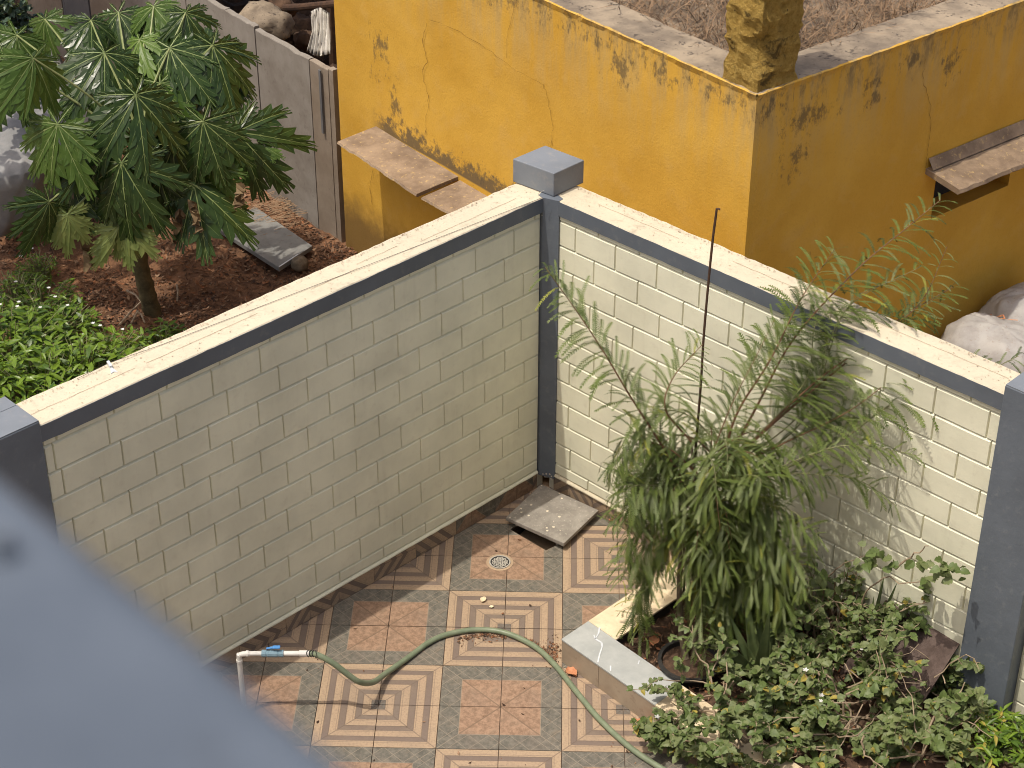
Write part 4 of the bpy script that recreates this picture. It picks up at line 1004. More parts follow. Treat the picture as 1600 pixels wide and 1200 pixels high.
# stub column with flaking plaster
def column():
    m = G('flaking_ochre_plaster'); n1 = m.noise(6, 7, .75, dist=.6); n2 = m.noise(26, 7, .8); n3 = m.vor(35)
    c = m.mix(m.step(n2, .35, .65), (.46, .29, .07), (.66, .45, .13)); c = m.mix(m.math('MULTIPLY', m.step(n1, .54, .64), .8), c, (.11, .08, .035)); c = m.mix(m.step(n2, .60, .66), c, (.05, .038, .02))
    return m.fin(c, .95, m.math('ADD', m.math('MULTIPLY', n1, 2.0), m.math('MULTIPLY', n2, 1.6)), 1.0, .05, .1)
colm = column(); V = []; Fc = []; nzz = 46; npp = 40; wdc = .40
for j in range(nzz+1):
    z = ZT-.03+j*.03
    for k in range(npp):
        t = 4*k/npp; sd = int(t); f = t-sd; cs = [(0, 0), (1, 0), (1, 1), (0, 1), (0, 0)]
        x, y = lerp(cs[sd][0], cs[sd+1][0], f), lerp(cs[sd][1], cs[sd+1][1], f)
        p = K+tL*(-.005+x*wdc*.86)+tR*(-.005+y*wdc)+Z*z; cen = K+tL*wdc*.45+tR*wdc*.45+Z*z
        ch = 0
        if j > 0:
            e_ = abs(nz(p.x, p.y, p.z, 7))*.05+abs(nz(p.x, p.y, p.z, 20))*.02
            corner_ = min(1, ((x)**2+(y)**2)**.5/.45); bite = max(0, nz(.3, 5.1, z, 4.2)+.25)*(1-corner_)*.22
            ch = e_+bite
        d = (cen-p); d.z = 0; V.append(p+d.normalized()*ch)
for j in range(nzz):
    for k in range(npp): Fc.append((j*npp+k, j*npp+(k+1) % npp, (j+1)*npp+(k+1) % npp, (j+1)*npp+k))
Fc.append(tuple(nzz*npp+k for k in range(npp)))
obj('column', V, Fc, colm, bld)
# sunshade slabs of rough stone
def shade(fn, s0, s1, w0, w1, z, th, seed, name='sunshade', tilt=.03, zdrop=0.0):
    n = int(abs(s1-s0)/.04); V = []; Fc = []; m_ = 6
    for k in range(n+1):
        t = k/n; s = lerp(s0, s1, t); w_ = lerp(w0, w1, t)+.022*nz(s, seed, 0, 4)+.012*nz(s, seed, 5, 15); zz = z-zdrop*t
        j = .006*nz(s, seed, 2, 12)
        for o_, dz in ((-.02, th), (w_*.5, th-tilt*.5+j), (w_-.01, th-tilt+j), (w_, th*.4-tilt), (w_-.02+j*2, -tilt), (-.02, 0)): V.append(fn(s, zz+dz, o_))
    for k in range(n):
        for q in range(m_): Fc.append((k*m_+q, (k+1)*m_+q, (k+1)*m_+(q+1) % m_, k*m_+(q+1) % m_))
    Fc += [tuple(range(m_)), tuple(n*m_+q for q in range(m_-1, -1, -1))]
    return obj(name, V, Fc, M_shade_slab, bld)
def Lo(u, v, z): p = onz(u, v, z); return (p-K).dot(tL), (p-K).dot(nL_)
a1_ = Lo(531, 219, ZSH); a2_ = Lo(652, 300, ZSH-.03); a3_ = Lo(704, 331, ZSH-.05)
shade(Lp, SSH, a2_[0]+.02, a1_[1], a2_[1], ZSH-.03, .03, 3, zdrop=.03)
shade(Lp, a2_[0]-.005, 1.55, a3_[1]*.98, a3_[1]*.9, ZSH-.085, .03, 8)
q_ = onv(1447, 264, K, nR_); ZR = q_.z; SRr = (q_-K).dot(tR); q2_ = onz(1501, 290, ZR); WR = (q2_-K).dot(nR_); print('R shade', ZR, SRr, WR, (q2_-K).dot(tR))
shade(Rp, SRr, SRr+2.6, min(.36, WR), min(.38, WR+.02), ZR-.04, .045, 5, tilt=.05)
# fillet of mortar over the right sunshade
mb = MB(); mb.add([Rp(SRr+.01, ZR+.006, .002), Rp(SRr+2.6, ZR+.006, .002), Rp(SRr+2.6, ZR+.006, .08), Rp(SRr+.01, ZR+.006, .06), Rp(SRr+.01, ZR+.085, .004), Rp(SRr+2.6, ZR+.085, .004)], [(0, 3, 2, 1), (3, 2, 5, 4)]); mb.build('mortar_fillet', M_shade_slab, bld)
# cracks
M_crack = stone('dark_crack_line', (.16, .085, .015), (.22, .12, .02), 20, .2, .95)  # dark brown colour of the crack ribbons
def crack(pl_, face, wd):
    fn, n_ = (Lp, nL_) if face == 'L' else (Rp, nR_)
    P = []
    for u, v in pl_: P.append(onv(u, v, K+n_*.004, n_))
    P2 = []
    for a_, b_ in zip(P[:-1], P[1:]):
        for k in range(5): P2.append(a_.lerp(b_, k/5)+Vector((random.gauss(0, .006), random.gauss(0, .006), random.gauss(0, .006))))
    P2.append(P[-1]); mb = MB(); V = []; sidev = []
    for k, p in enumerate(P2):
        t_ = (P2[min(k+1, len(P2)-1)]-P2[max(k-1, 0)]).normalized(); s_ = t_.cross(n_).normalized()*wd*random.uniform(.15, .8); p = p-n_*((p-K).dot(n_)-.007); V += [p-s_, p+s_]
    mb.add(V, [(2*k, 2*k+1, 2*k+3, 2*k+2) for k in range(len(P2)-1)]); mb.build('crack', M_crack, bld)
random.seed(3)
crack([(668, 35), (660, 60), (668, 95), (660, 110), (670, 150), (666, 190), (664, 218)], 'L', .004)
crack([(672, 30), (710, 45), (760, 75), (800, 105), (850, 133)], 'L', .0018)
crack([(850, 133), (857, 155), (865, 200), (861, 229)], 'L', .003)
crack([(808, 0), (795, 45), (792, 90)], 'L', .002)
crack([(583, 265), (578, 290), (582, 320)], 'L', .004)
crack([(1447, 90), (1441, 120), (1450, 150), (1455, 195), (1450, 225), (1446, 262)], 'R', .003)
crack([(1265, 395), (1272, 425)], 'R', .003)
# dry grass over the roof
V = []; Fc = []; mi = []; random.seed(31)
for k in range(15000):
    a_, b_ = random.random(), random.random()
    p = K+Z*(ZT-.13)-nL_*.34-nR_*.34+tL*(a_**1.3*4.2)+tR*(b_**1.2*4.6)
    if random.random() < .5: p = p+Z*random.uniform(0, .10)
    an = random.uniform(0, 6.28); L_ = random.uniform(.08, .32); d = Vector((math.cos(an), math.sin(an), random.uniform(-.05, .8))); s_ = Vector((-d.y, d.x, random.uniform(-.4, .4))).normalized()*random.uniform(.0015, .0042)
    n = len(V); m_ = p+d*L_*.5+Z*.03; e_ = p+d*L_+Vector((random.gauss(0, .03), random.gauss(0, .03), -.02))
    V += [p-s_, p+s_, m_+s_, m_-s_, e_]; Fc += [(n, n+1, n+2, n+3), (n+3, n+2, n+4)]; mi += [random.choice((0, 0, 1))]*2
ob = obj('dry_grass', V, Fc, [M_hay1, M_hay2], mi=mi); tag(ob, 'matted dry grass covering the flat roof of the yellow building', 'grass', kind='stuff'); del ob['category']

# ================================================================== STONE SLAB FENCE
A0 = onz(385, 278); A1 = onz(537, 379); dS = (A1-A0).normalized(); oS = Vector((dS.y, -dS.x, 0)); oS = oS if oS.y < 0 else -oS
fence = empty('slab_fence', A0, 'fence of upright grey stone slabs between the papaya tree and the yellow building', 'fence')
js = [(-4.9, -3.80, 1.25, M_slab2), (-3.77, -3.72, 1.5, M_slab3), (-3.72, -3.11, 1.55, M_slab3), (-3.10, -2.35, 1.6, M_slab2), (-2.34, -1.62, 1.65, M_slab), (-1.615, -.93, 1.68, M_slab), (-.925, -.155, 1.72, M_slab), (-.145, .385, 1.72, M_slab), (.395, 1.31, 1.70, M_slab), (1.315, 1.62, 1.70, M_slab2), (1.625, 1.70, 1.72, M_slab2)]
random.seed(12)
for s0, s1, h, mt in js:
    n = 8; V = []; th = .055; off = random.uniform(-.012, .012)
    for k in range(n+1):
        s = lerp(s0+.003, s1-.003, k/n); hh = h+.018*nz(s, 0, 1, 5)+.01*nz(s, 2, 1, 17)
        for o_, z in ((off, -.1), (off, hh*.5), (off, hh-.008), (off-.006, hh), (off-th, hh), (off-th, -.1)): V.append(A0+dS*s+oS*(o_+.004*nz(s, z, 4, 3))+Z*z)
    Fc = []
    for k in range(n):
        for q in range(6): Fc.append((k*6+q, k*6+(q+1) % 6, (k+1)*6+(q+1) % 6, (k+1)*6+q))
    Fc += [tuple(range(6)), tuple(n*6+q for q in range(5, -1, -1))]
    obj('slab', V, Fc, mt, fence, loc=A0+dS*(s0+s1)/2)
mb = MB(); mb.box(A0+dS*1.50+oS*.018+Z*1.05, dS*.03, oS*.012, Z*.62); mb.build('iron_strip', M_slab3, fence)

# things beyond the fence: rubble, cloth, pipe, unseen roof added to shade them
V = []; Fc = []; n = 40
for i in range(n):
    for j in range(n):
        x, y = -6.0+i*.16, 6.0+j*.16; q = Vector((x, y, 0)); o_ = (q-A0).dot(oS)
        h = .75*max(0, min(1, (-o_-.15)/.5))*(.75+.9*nz(x, y, 0, .9)+.5*nz(x, y, 0, 3)) if o_ < -.1 else -.12
        V.append((x, y, max(h, -.12)))
for i in range(n-1):
    for j in range(n-1): k = i*n+j; Fc.append((k, k+n, k+n+1, k+1))
ob = obj('rubble', V, Fc, M_rubble); tag(ob, 'dark heap of earth and rubble behind the slab fence', kind='stuff')
def boulder(name, label, c, r, mat, cat, sq=(1, 1, .7), seed=1, parent=None, amp=.3):
    V = []; Fc = []; a, b = 26, 16
    for j in range(b+1):
        for i in range(a):
            th, ph = 2*math.pi*i/a, math.pi*j/b; q = Vector((math.sin(ph)*math.cos(th), math.sin(ph)*math.sin(th), math.cos(ph)))
            k = 1+amp*mnoise.noise(q*1.7+Vector((seed, 0, 0)))+amp*.4*mnoise.noise(q*5+Vector((seed, 3, 0)))+amp*.15*mnoise.noise(q*13+Vector((seed, 3, 0))); V.append(Vector(c)+Vector((q.x*sq[0], q.y*sq[1], q.z*sq[2]))*r*k)
    for j in range(b):
        for i in range(a): Fc.append((j*a+i, (j+1)*a+i, (j+1)*a+(i+1) % a, j*a+(i+1) % a))
    o_ = obj(name, V, Fc, mat, parent, smooth=True)
    if label: tag(o_, label, cat)
    return o_
boulder('rock', 'large brown stone resting just behind the slab fence top', aty(408, 40, 7.1), .28, M_ledge, 'rock', seed=4)
boulder('rock', 'brown stone deeper in the dark heap behind the fence', aty(466, 45, 8.1), .22, M_rubble, 'rock', seed=9)
for k, (u, v) in enumerate(((440, 12), (478, 62), (450, 70), (500, 30), (425, 25))):
    boulder('rock', ['dark stone at the top of the heap behind the fence', 'dark stone in the heap, left of the white cloth', 'dark stone close above the fence top edge', 'dark stone behind the hanging white cloth', 'dark stone beside the large brown stone'][k], aty(u, v, 7.6+.2*k), .13+.03*random.random(), M_rubble, 'rock', seed=20+k)
mb = MB(); mb.tube([aty(446, 12, 6.9), aty(470, 11, 6.4), aty(530, 5, 5.95)], .035, 10); ob = mb.build('rusty_pipe', M_rust); tag(ob, 'short rusty brown pipe sticking out beside the yellow building', 'pipe')
def cloth(name, label, P, mat, cat, folds=7, amp=.04, seed=0):
    """P: rows of polyline points"""
    rows = [curve([Vector(q) for q in row], 8) for row in P]; nr, ncx = len(rows), len(rows[0]); V = []; Fc = []; sub = 4; R_ = []
    for r in range(nr-1):
        for s in range(sub): R_.append([a.lerp(b, s/sub) for a, b in zip(rows[r], rows[r+1])])
    R_.append(rows[-1])
    for i, rw in enumerate(R_):
        for j, p in enumerate(rw):
            k = amp*math.sin(j*folds*.37+i*.35+2*nz(i, j, seed, .2))+amp*.8*nz(i, j, seed, .45); V.append(p+Vector((0, -k, k*.4)))
    m_ = ncx
    for i in range(len(R_)-1):
        for j in range(m_-1): Fc.append((i*m_+j, i*m_+j+1, (i+1)*m_+j+1, (i+1)*m_+j))
    o_ = obj(name, V, Fc, mat, smooth=True); md = o_.modifiers.new('thickness', 'SOLIDIFY'); md.thickness = .004; tag(o_, label, cat); return o_
cloth('white_cloth', 'crumpled dirty white cloth hanging over the fence end by the building', [[aty(486, 18, 6.1), aty(500, 12, 6.1), aty(514, 20, 6.1)], [aty(488, 50, 6.0), aty(500, 45, 6.0), aty(516, 52, 6.0)], [aty(480, 80, 5.95), aty(496, 88, 5.9), aty(516, 84, 5.85)]], M_clothw, 'cloth', 6, .03)
# unseen roof and posts, added to keep the heap dark
root = empty('added_shade_roof', Vector((-3.4, 9.0, 0)), 'unseen brown sheet roof added to shade the heap', 'roof')
mb = MB(); mb.box(Vector((-7.0, 7.5, 3.0)), Vector((5.6, 0, 0)), Vector((0, 5, .4)), Vector((0, 0, .03))); mb.build('sheet', M_rust, root)
for x in (-6.8, -1.6):
    mb = MB(); mb.tube([(x, 7.7, -.1), (x, 7.7, 3.0)], .05, 8); mb.build('post', M_rust, root)

# ================================================================== PLOT BETWEEN FENCE AND WALL
# flagstone on the soil
P = [onz(*p, .10) for p in ((435.8, 418), (488, 384), (447, 300), (385, 300), (339.5, 356))]; P = [P[0], P[1], onz(398, 322, .04), P[4]]
V = [p-Z*.045 for p in P]+P
ob = bevel(obj('flagstone', V, [(3, 2, 1, 0), (4, 5, 6, 7)]+[(i, (i+1) % 4, 4+(i+1) % 4, 4+i) for i in range(4)], M_flat, loc=P[0]), .004); tag(ob, 'flat blue grey flagstone lying on the red soil beside the papaya tree', 'stone')
mb = MB(); mb.box(P[0]+(P[1]-P[0])*.02+Z*.001, (P[1]-P[0])*.55, (P[3]-P[0]).normalized()*.014, Z*.002); mb.build('white_edge', M_white, ob)
boulder('cut_log', 'round sawn end of a log beside the flagstone', onz(468, 412, .08), .085, M_bark, 'log', (1, 1, .8), 3, amp=.12)
# soil debris
random.seed(44); pts = []
while len(pts) < 9000:
    u, v = random.uniform(0, 560), random.uniform(230, 520); p = onz(u, v, 0)
    if (p-A0).dot(oS) < .03 or not out_of_yard(p.x, p.y, .3): continue
    dens = .25+.75*max(0, min(1, nz(p.x, p.y, 5, 2.0)+.45))
    if 440 < u and v > 330: dens = 1
    if 230 < u < 330 and v > 440: dens = 1
    if random.random() < dens: pts.append(Vector((p.x, p.y, soilz(p.x, p.y)+.004)))
chips('soil_litter', pts, .008, .032, chipm+[chipm[0]], label='brown chips, husks and dry leaf bits on the red soil', flat=.6)
mb = MB()
for k in range(130):
    u, v = random.gauss(425, 22), random.gauss(330, 16)
    p = onz(u, v, .06)
    if (p-A0).dot(oS) < .05: continue
    d = Vector((.75+random.gauss(0, .15), -.6+random.gauss(0, .3)+1.0, random.uniform(0, .15))); mb.tube([p, p+d*random.uniform(.1, .26)], .0025, 3)
ob = mb.build('dry_straw', M_hay1); tag(ob, 'bundle of dry straw scattered on the soil at the fence foot', kind='stuff')
for k, (a_, b_) in enumerate((((198, 454), (222, 473)), ((186, 508), (222, 470)), ((214, 486), (226, 504)), ((205, 505), (216, 486)), ((276, 445), (277, 470)))):
    mb = MB(); p, q = onz(*a_, .05), onz(*b_, .10); mb.tube([p, p.lerp(q, .5)+Vector((.01, 0, .02)), q], [.010, .009, .007], 6); ob = mb.build('fallen_stick', M_twig)
    tag(ob, ['short stick left of the papaya trunk, upper one', 'longest bare stick left of the papaya trunk', 'thin stick touching the foot of the papaya trunk', 'short thin stick below the others by the papaya trunk', 'small upright stick right of the papaya trunk'][k], 'stick')

# white sacks
def sack(label, c, sx, sy, sz, rot, seed):
    V = []; Fc = []; a, b = 56, 30
    for j in range(b+1):
        for i in range(a):
            th, ph = 2*math.pi*i/a, math.pi*j/b; e = .75
            q = Vector((math.copysign(abs(math.cos(th))**e, math.cos(th))*math.sin(ph)**.7, math.copysign(abs(math.sin(th))**e, math.sin(th))*math.sin(ph)**.7, math.cos(ph)))
            k = 1+.08*mnoise.noise(q*1.6+Vector((seed, 0, 0)))+.13*abs(mnoise.noise(Vector((q.x*2.2, q.y*4.5, q.z*2.2))+Vector((seed, 1, 0))))+.02*mnoise.noise(q*9+Vector((seed, 5, 0)))
            x, y, z = q.x*sx*k, q.y*sy*k, q.z*sz*k; V.append(Vector(c)+Vector((x*math.cos(rot)-y*math.sin(rot), x*math.sin(rot)+y*math.cos(rot), z)))
    for j in range(b):
        for i in range(a): Fc.append((j*a+i, (j+1)*a+i, (j+1)*a+(i+1) % a, j*a+(i+1) % a))
    root = empty('sack', Vector(c), label, 'sack', 'white sacks by the yellow building'); obj('bag', V, Fc, M_sack, root, smooth=True); return root
c_ = onz(1552, 582, .5); s1_ = sack('nearer white sack tied with orange string, behind the sunlit wall', c_, .48, .36, .42, -.5, 2)
mb = MB(); c2 = c_+Vector((.02, .22, .36)); mb.tube([c2+Vector((.06*math.cos(t), .05*math.sin(t), .02*math.sin(3*t))) for t in np.linspace(0, 6.28, 14)], .008, 5)
for k in range(6): mb.tube([c2, c2+Vector((random.gauss(0, .12), random.gauss(0, .08), random.uniform(-.02, .06)))], .004, 4)
mb.build('string', M_orange, s1_)
sack('farther white sack leaning on the yellow wall foot', onz(1606, 528, .48), .46, .34, .42, .5, 8)

# pale tarpaulin on the left
cloth('tarpaulin', 'pale grey tarpaulin spread over a pile behind the papaya tree', [[onz(-60, 95, .95), onz(20, 60, 1.05), onz(75, 70, .95), onz(118, 125, .75)], [onz(-60, 180, .9), onz(40, 150, 1.05), onz(110, 160, .95), onz(160, 190, .5)],
       [onz(-60, 290, .75), onz(40, 270, .9), onz(110, 250, .8), onz(170, 260, .4)], [onz(-60, 370, .25), onz(10, 368, .22), onz(70, 345, .22), onz(135, 325, .18)]], M_tarp, 'tarpaulin', 8, .035, 4)

# ------------------------------------------------------------------ papaya tree
random.seed(77)
pb = Vector((-2.81, 3.79, 0)); pap = empty('papaya_tree', pb, 'papaya tree with large deeply lobed leaves on the red soil', 'tree')
crown = aty(222, 225, 3.75)
mb = MB(); tp = curve([pb-Z*.05, aty(228, 450, 3.79), aty(218, 395, 3.78), aty(232, 340, 3.76), aty(243, 300, 3.76), crown+Vector((.02, 0, .05))], 8)
mb.tube(tp, [lerp(.078, .045, k/(len(tp)-1))*(1+.12*(k % 3 == 0)) for k in range(len(tp))], 14); mb.build('trunk', M_ptrunk, pap, smooth=True)
for k in range(10):
    a_ = random.uniform(0, 6.28); p = crown+Vector((.07*math.cos(a_), .07*math.sin(a_), -random.uniform(.15, .5)))
    boulder('fruit', None, p, .055, M_ptrunk, None, (.8, .8, 1.3), k, pap, .05)
def papaya_leaf(hub, tip, nrm, mats, wild=1.0, fold=.0):
    """deeply lobed leaf with pale veins; returns vertices, faces, material indices"""
    ax = tip-hub; L = ax.length; x = ax/L; n = (nrm-x*nrm.dot(x)).normalized(); y = n.cross(x)
    V = []; Fc = []; mi = []
    def W(px, py, h=0):
        r2 = (px*px+py*py); return hub+x*px*L+y*py*L*.92+n*(h-.24*r2*L-.16*L*abs(py))-Z*(.16*L*py*py)
    def tri(a, b, c, m=0): k = len(V); V.extend([a, b, c]); Fc.append((k, k+1, k+2)); mi.append(m)
    for ang, ln in ((0, 1.0), (31, .93), (-31, .93), (64, .76), (-64, .76), (100, .52), (-100, .52), (140, .30), (-140, .30)):
        a = R(ang+random.uniform(-9, 9)*wild); l = ln*random.uniform(.82, 1.12); ca, sa = math.cos(a), math.sin(a); dr = random.uniform(-.05, .05)
        def Q(t, w_, h=0): return W(l*t*ca-w_*sa, l*t*sa+w_*ca, h*L-dr*t*t*L)
        core = [(0, .02), (.18, .055), (.34, .07), (.5, .06), (.66, .05), (.82, .04), (1, 0)]
        for (t0, w0), (t1, w1) in zip(core[:-1], core[1:]):
            for sd in (-1, 1):
                k = len(V); V.extend([Q(t0, 0, -.008), Q(t1, 0, -.008), Q(t1, sd*w1*ln, .006), Q(t0, sd*w0*ln, .006)]); Fc.append((k, k+1, k+2, k+3) if sd > 0 else (k, k+3, k+2, k+1)); mi.append(0)
        subs = [(.26, .54, .19), (.44, .74, .23), (.62, .88, .15), (.78, .97, .08)] if ln > .5 else [(.3, .6, .15), (.55, .85, .1)]
        for t0, t1, w_ in subs:
            for sd in (-1, 1):
                ww = w_*ln*random.uniform(.75, 1.15); t1_ = t1+random.uniform(-.04, .04); tipq = Q(t1_, sd*ww, .0); b0, b1 = Q(t0-.05, sd*.03, 0), Q(t0+.17, sd*.035, 0)
                m0 = Q(lerp(t0, t1_, .5)-.05, sd*ww*.72, -.004); m1 = Q(lerp(t0, t1_, .62)+.08, sd*ww*.5, .004); mv = Q(lerp(t0, t1_, .5), sd*ww*.52, -.012)
                for tr in ((b0, m0, mv), (b0, mv, b1), (mv, m1, b1), (m0, tipq, mv), (mv, tipq, m1)):
                    tri(*(tr if sd < 0 else (tr[0], tr[2], tr[1])))
                # tooth
                tq = Q(lerp(t0, t1_, .25)-.02, sd*ww*.82, 0); tri(b0, tq, m0) if sd < 0 else tri(b0, m0, tq)
                # side vein
                wv = .003*L; k = len(V); a_, b_ = Q(t0, 0, .004), Q(lerp(t0, t1_, .85), sd*ww*.8, .003); s_ = (b_-a_).cross(n).normalized()*wv*.6
                V.extend([a_-s_, a_+s_, b_+s_*.3, b_-s_*.3]); Fc.append((k, k+1, k+2, k+3)); mi.append(1)
        # main vein
        for t0, t1 in ((0, .3), (.3, .6), (.6, .95)):
            k = len(V); a_, b_ = Q(t0, 0, .004), Q(t1, 0, .004); s_ = (b_-a_).cross(n).normalized()*.0075*L
            V.extend([a_-s_*(1-t0*.8), a_+s_*(1-t0*.8), b_+s_*(1-t1*.8), b_-s_*(1-t1*.8)]); Fc.append((k, k+1, k+2, k+3)); mi.append(1)
    return V, Fc, mi
camdir = Vector((.15, -.72, .68)).normalized()
lv = [  # hub u,v, tip u,v, Y of hub, Y of tip, kind
    (52, 91, 54, 195, 3.4, 3.1, 0), (163, 83, 158, 182, 4.0, 3.55, 0), (265, 75, 287, 178, 4.2, 3.8, 0), (212, 148, 234, 272, 3.5, 3.15, 0), (90, 194, 80, 310, 3.2, 2.95, 0),
    (190, 254, 203, 380, 3.25, 3.0, 0), (218, 62, 206, 120, 4.3, 4.0, 1), (142, 32, 150, 92, 4.6, 4.3, 0), (240, 10, 256, 80, 4.7, 4.4, 0), (332, 71, 376, 176, 4.3, 4.0, 0),
    (317, 190, 350, 300, 3.7, 3.5, 0), (370, 206, 458, 283, 4.0, 3.9, 0), (26, 55, 18, 140, 4.3, 4.0, 0), (77, 315, 50, 392, 3.0, 2.8, 0), (303, 288, 394, 372, 3.6, 3.4, 0),
    (196, 352, 205, 432, 3.2, 3.05, 2), (185, 355, 160, 418, 3.2, 3.05, 2), (8, 95, -10, 210, 3.6, 3.4, 0), (340, 95, 410, 150, 4.4, 4.3, 0), (320, 70, 300, 30, 4.7, 4.9, 0),
    (250, 130, 330, 215, 4.0, 3.8, 0), (200, 100, 180, 180, 4.4, 4.1, 1), (140, 240, 150, 330, 3.3, 3.1, 0),
    (270, 230, 290, 330, 3.6, 3.45, 0), (290, 140, 330, 230, 4.1, 3.9, 0), (105, 335, 112, 402, 3.05, 2.95, 2), (225, 45, 300, 60, 4.7, 4.7, 0), (150, 130, 80, 160, 4.2, 4.1, 0), (405, 225, 440, 240, 4.05, 4.0, 0), (230, 200, 300, 270, 3.9, 3.7, 0), (170, 180, 120, 250, 3.8, 3.6, 0), (250, 280, 240, 350, 3.5, 3.4, 0), (70, 30, 90, 90, 4.6, 4.4, 0), (185, 20, 190, 90, 4.8, 4.5, 0), (290, 20, 310, 90, 4.6, 4.4, 0), (115, 290, 130, 370, 3.3, 3.1, 0), (330, 260, 350, 330, 3.7, 3.6, 0)]
pst = MB()
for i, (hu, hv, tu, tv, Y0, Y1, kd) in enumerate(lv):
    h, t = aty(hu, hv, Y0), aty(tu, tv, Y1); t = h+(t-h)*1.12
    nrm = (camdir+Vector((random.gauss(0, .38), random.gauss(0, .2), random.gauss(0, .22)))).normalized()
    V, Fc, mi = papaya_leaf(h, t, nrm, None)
    obj('leaf', V, Fc, [(P_dark if i % 4 else P_lit, P_mid, P_pale)[kd], P_vein], pap, loc=h, mi=mi)
    a_ = crown+Vector((random.gauss(0, .03), random.gauss(0, .03), random.uniform(-.2, .1))); m_ = a_.lerp(h, .5)+Z*.06
    mb = MB(); mb.tube(curve([a_, m_, h], 6), [lerp(.014, .007, q/12) for q in range(13)], 6); mb.build('leaf_stalk', M_pstem, pap)
# dead hanging leaves
for (u, v, u2, v2) in ((128, 335, 140, 425), (282, 330, 275, 385), (300, 315, 312, 365), (375, 290, 372, 330), (205, 330, 190, 372)):
    V = []; Fc = []; p, q = aty(u, v, 3.4), aty(u2, v2, 3.35)
    for k in range(12):
        c_ = p.lerp(q, k/11)+Vector((.02*nz(k, u, 0, .5), .02*nz(k, u, 3, .5), 0)); 
        for j in range(4): a2 = j*1.57+nz(k, j, u, .7)*2; V.append(c_+Vector((math.cos(a2), math.sin(a2), nz(k, j, 9, .6)))*(.03+.05*abs(nz(k, j, u, .45))))
    for k in range(11):
        for j in range(3): Fc.append((k*4+j, k*4+j+1, (k+1)*4+j+1, (k+1)*4+j))
    obj('dead_leaf', V, Fc, A_brown, pap)

# ------------------------------------------------------------------ bushes below the papaya
setBush = leaf_set([(0, .01), (.15, .09), (.35, .16), (.55, .165), (.78, .10), (1, 0)], [B_leaf, B_leaf, B_dark, B_leaf], 8)
def bush(label, c, n, spread, h, ls, nmax, flowers=3):
    n = int(n*1.6); spread *= 1.08
    r = rosette_plant('green_bush', label, c, spread, h, n, ls, setBush, [B_leaf, B_dark], 'glossy bushes behind the shaded wall', nmax, M_gstem, 2.0, 'bush', .9)
    for k in range(flowers):
        a_ = random.uniform(0, 6.28); p = c+Vector((math.cos(a_), math.sin(a_), 0))*spread*random.uniform(.2, .8)+Z*h*1.0; mb = MB()
        for q in range(6):
            t_ = Vector((math.cos(q*1.05), math.sin(q*1.05), .3)); mb.add([p, p+t_*.009+Vector((-t_.y, t_.x, 0))*.008, p+t_*.019, p+t_*.009-Vector((-t_.y, t_.x, 0))*.008], [(0, 1, 2, 3)])
        mb.build('flower', M_flower, r)
random.seed(61)
def bl(u, v, z): p = onz(u, v, z); p.z = 0; return p
bush('glossy green bush nearest the left pillar top', bl(55, 560, .5), 70, .42, .55, .115, 110, 0)
bush('glossy green bush in the middle of the row behind the wall', bl(125, 535, .45), 60, .38, .5, .11, 90, 1)
bush('glossy green bush at the left frame edge', bl(10, 500, .5), 70, .45, .55, .115, 100, 2)
bush('smaller glossy bush with white flowers beside the bare soil', bl(80, 475, .35), 45, .34, .38, .085, 60, 4)
bush('low glossy bush left of the papaya trunk foot', bl(175, 525, .25), 38, .27, .3, .08, 50, 2)
bush('little glossy plant at the foot of the papaya trunk', bl(252, 512, .12), 16, .15, .16, .085, 30, 0)
bush('dark leafy bush between the small far plants and the bright row', bl(60, 455, .3), 40, .36, .34, .08, 50, 2)
bush('small leafy plant alone on the soil below the tarpaulin', bl(62, 412, .15), 26, .22, .25, .05, 30, 2)
bush('small bush with white flowers on the far left soil', bl(20, 445, .2), 34, .3, .3, .06, 30, 3)
bush('glossy bush squeezed behind the wall top left', bl(100, 600, .6), 50, .33, .6, .11, 60, 0)

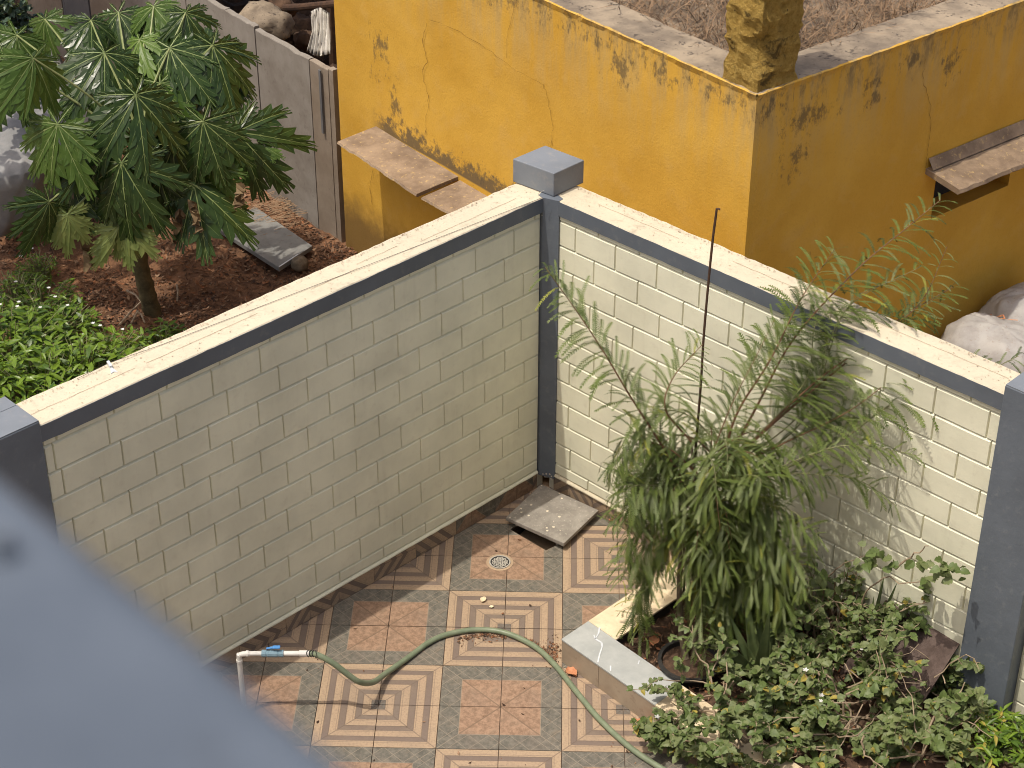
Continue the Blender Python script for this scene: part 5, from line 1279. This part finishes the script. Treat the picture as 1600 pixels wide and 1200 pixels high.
# tree branch, top left corner, and an added crown out of view
random.seed(88)
setC = leaf_set(oval, [L_cyan, L_dark], 5); c_ = aty(-30, 60, 5.4)
root = empty('leafy_tree', Vector((c_.x, c_.y, 0)), 'dark small leaved tree branch in the top left corner, with an unseen crown added for shade', 'tree'); st = MB(); cands = []
st.tube([Vector((c_.x-.3, c_.y, 0)), c_+Vector((-.2, 0, -.4)), c_], [.05, .04, .03], 8)
for k in range(26):
    tgt = aty(random.uniform(-20, 62), random.uniform(-30, 105), 5.4+random.uniform(-.2, .2))
    twiggy(st, c_.copy(), (tgt-c_).normalized(), (tgt-c_).length*.8+.1, 1, .012, cands, .085, .7, 0, .95, .25, 7)
tb_ = Vector((-5.6, 3.6, 0)); st.tube([tb_, tb_+Vector((.1, .05, 1.4)), tb_+Vector((.4, .0, 2.4)), tb_+Vector((.7, 0, 3.0))], [.09, .07, .05, .03], 8)  # trunk and crown out of view, put in to shade the soil
for k in range(620):
    a1, a2, rr = random.uniform(0, 6.28), math.acos(random.uniform(-1, 1)), random.random()**.4
    p = Vector((-5.15, 3.75, 3.1))+Vector((math.sin(a2)*math.cos(a1)*.95, math.sin(a2)*math.sin(a1)*.95, math.cos(a2)*.5))*rr
    cands.append((p, Vector((random.gauss(0, 1), random.gauss(0, 1), random.gauss(-.2, .4))).normalized(), Z, random.uniform(.1, .2)))
st.build('trunk', M_bark, root); leafy(root, cands, setC, [L_cyan, L_dark], 80)

# ================================================================== PARAPET AT THE CAMERA (out of focus)
p0, p1 = onz(25, 742, 8.2), onz(570, 1194, 8.2); d = (p1-p0).normalized(); nn = Vector((d.y, -d.x, 0)); nn = nn if nn.dot(Vector((-1, -1, 0))) > 0 else -nn
a_ = p0-d*2.2; root = empty('balcony_parapet', Vector((a_.x, a_.y, 0)), 'blurred slate blue parapet ledge close to the camera', 'parapet')
mb = MB(); mb.box(a_+Z*0, d*5.5, nn*.22, Z*-.07); bevel(mb.build('ledge', M_ledgepaint, root), .008, 3)
mb = MB(); bq = onz(2, 845, 8.204); mb.tube([bq-Z*.004, bq+Z*.002], .0022, 12); mb.build('bolt', M_blue, root)
mb = MB(); mb.box(a_-d*4+nn*.05-Z*8.2, d*13, nn*.14, Z*8.128); mb.build('wall', M_cream, root)
print('objects', len(bpy.data.objects), 'tiles', nt_, 'fernleaves', len(leafcands))
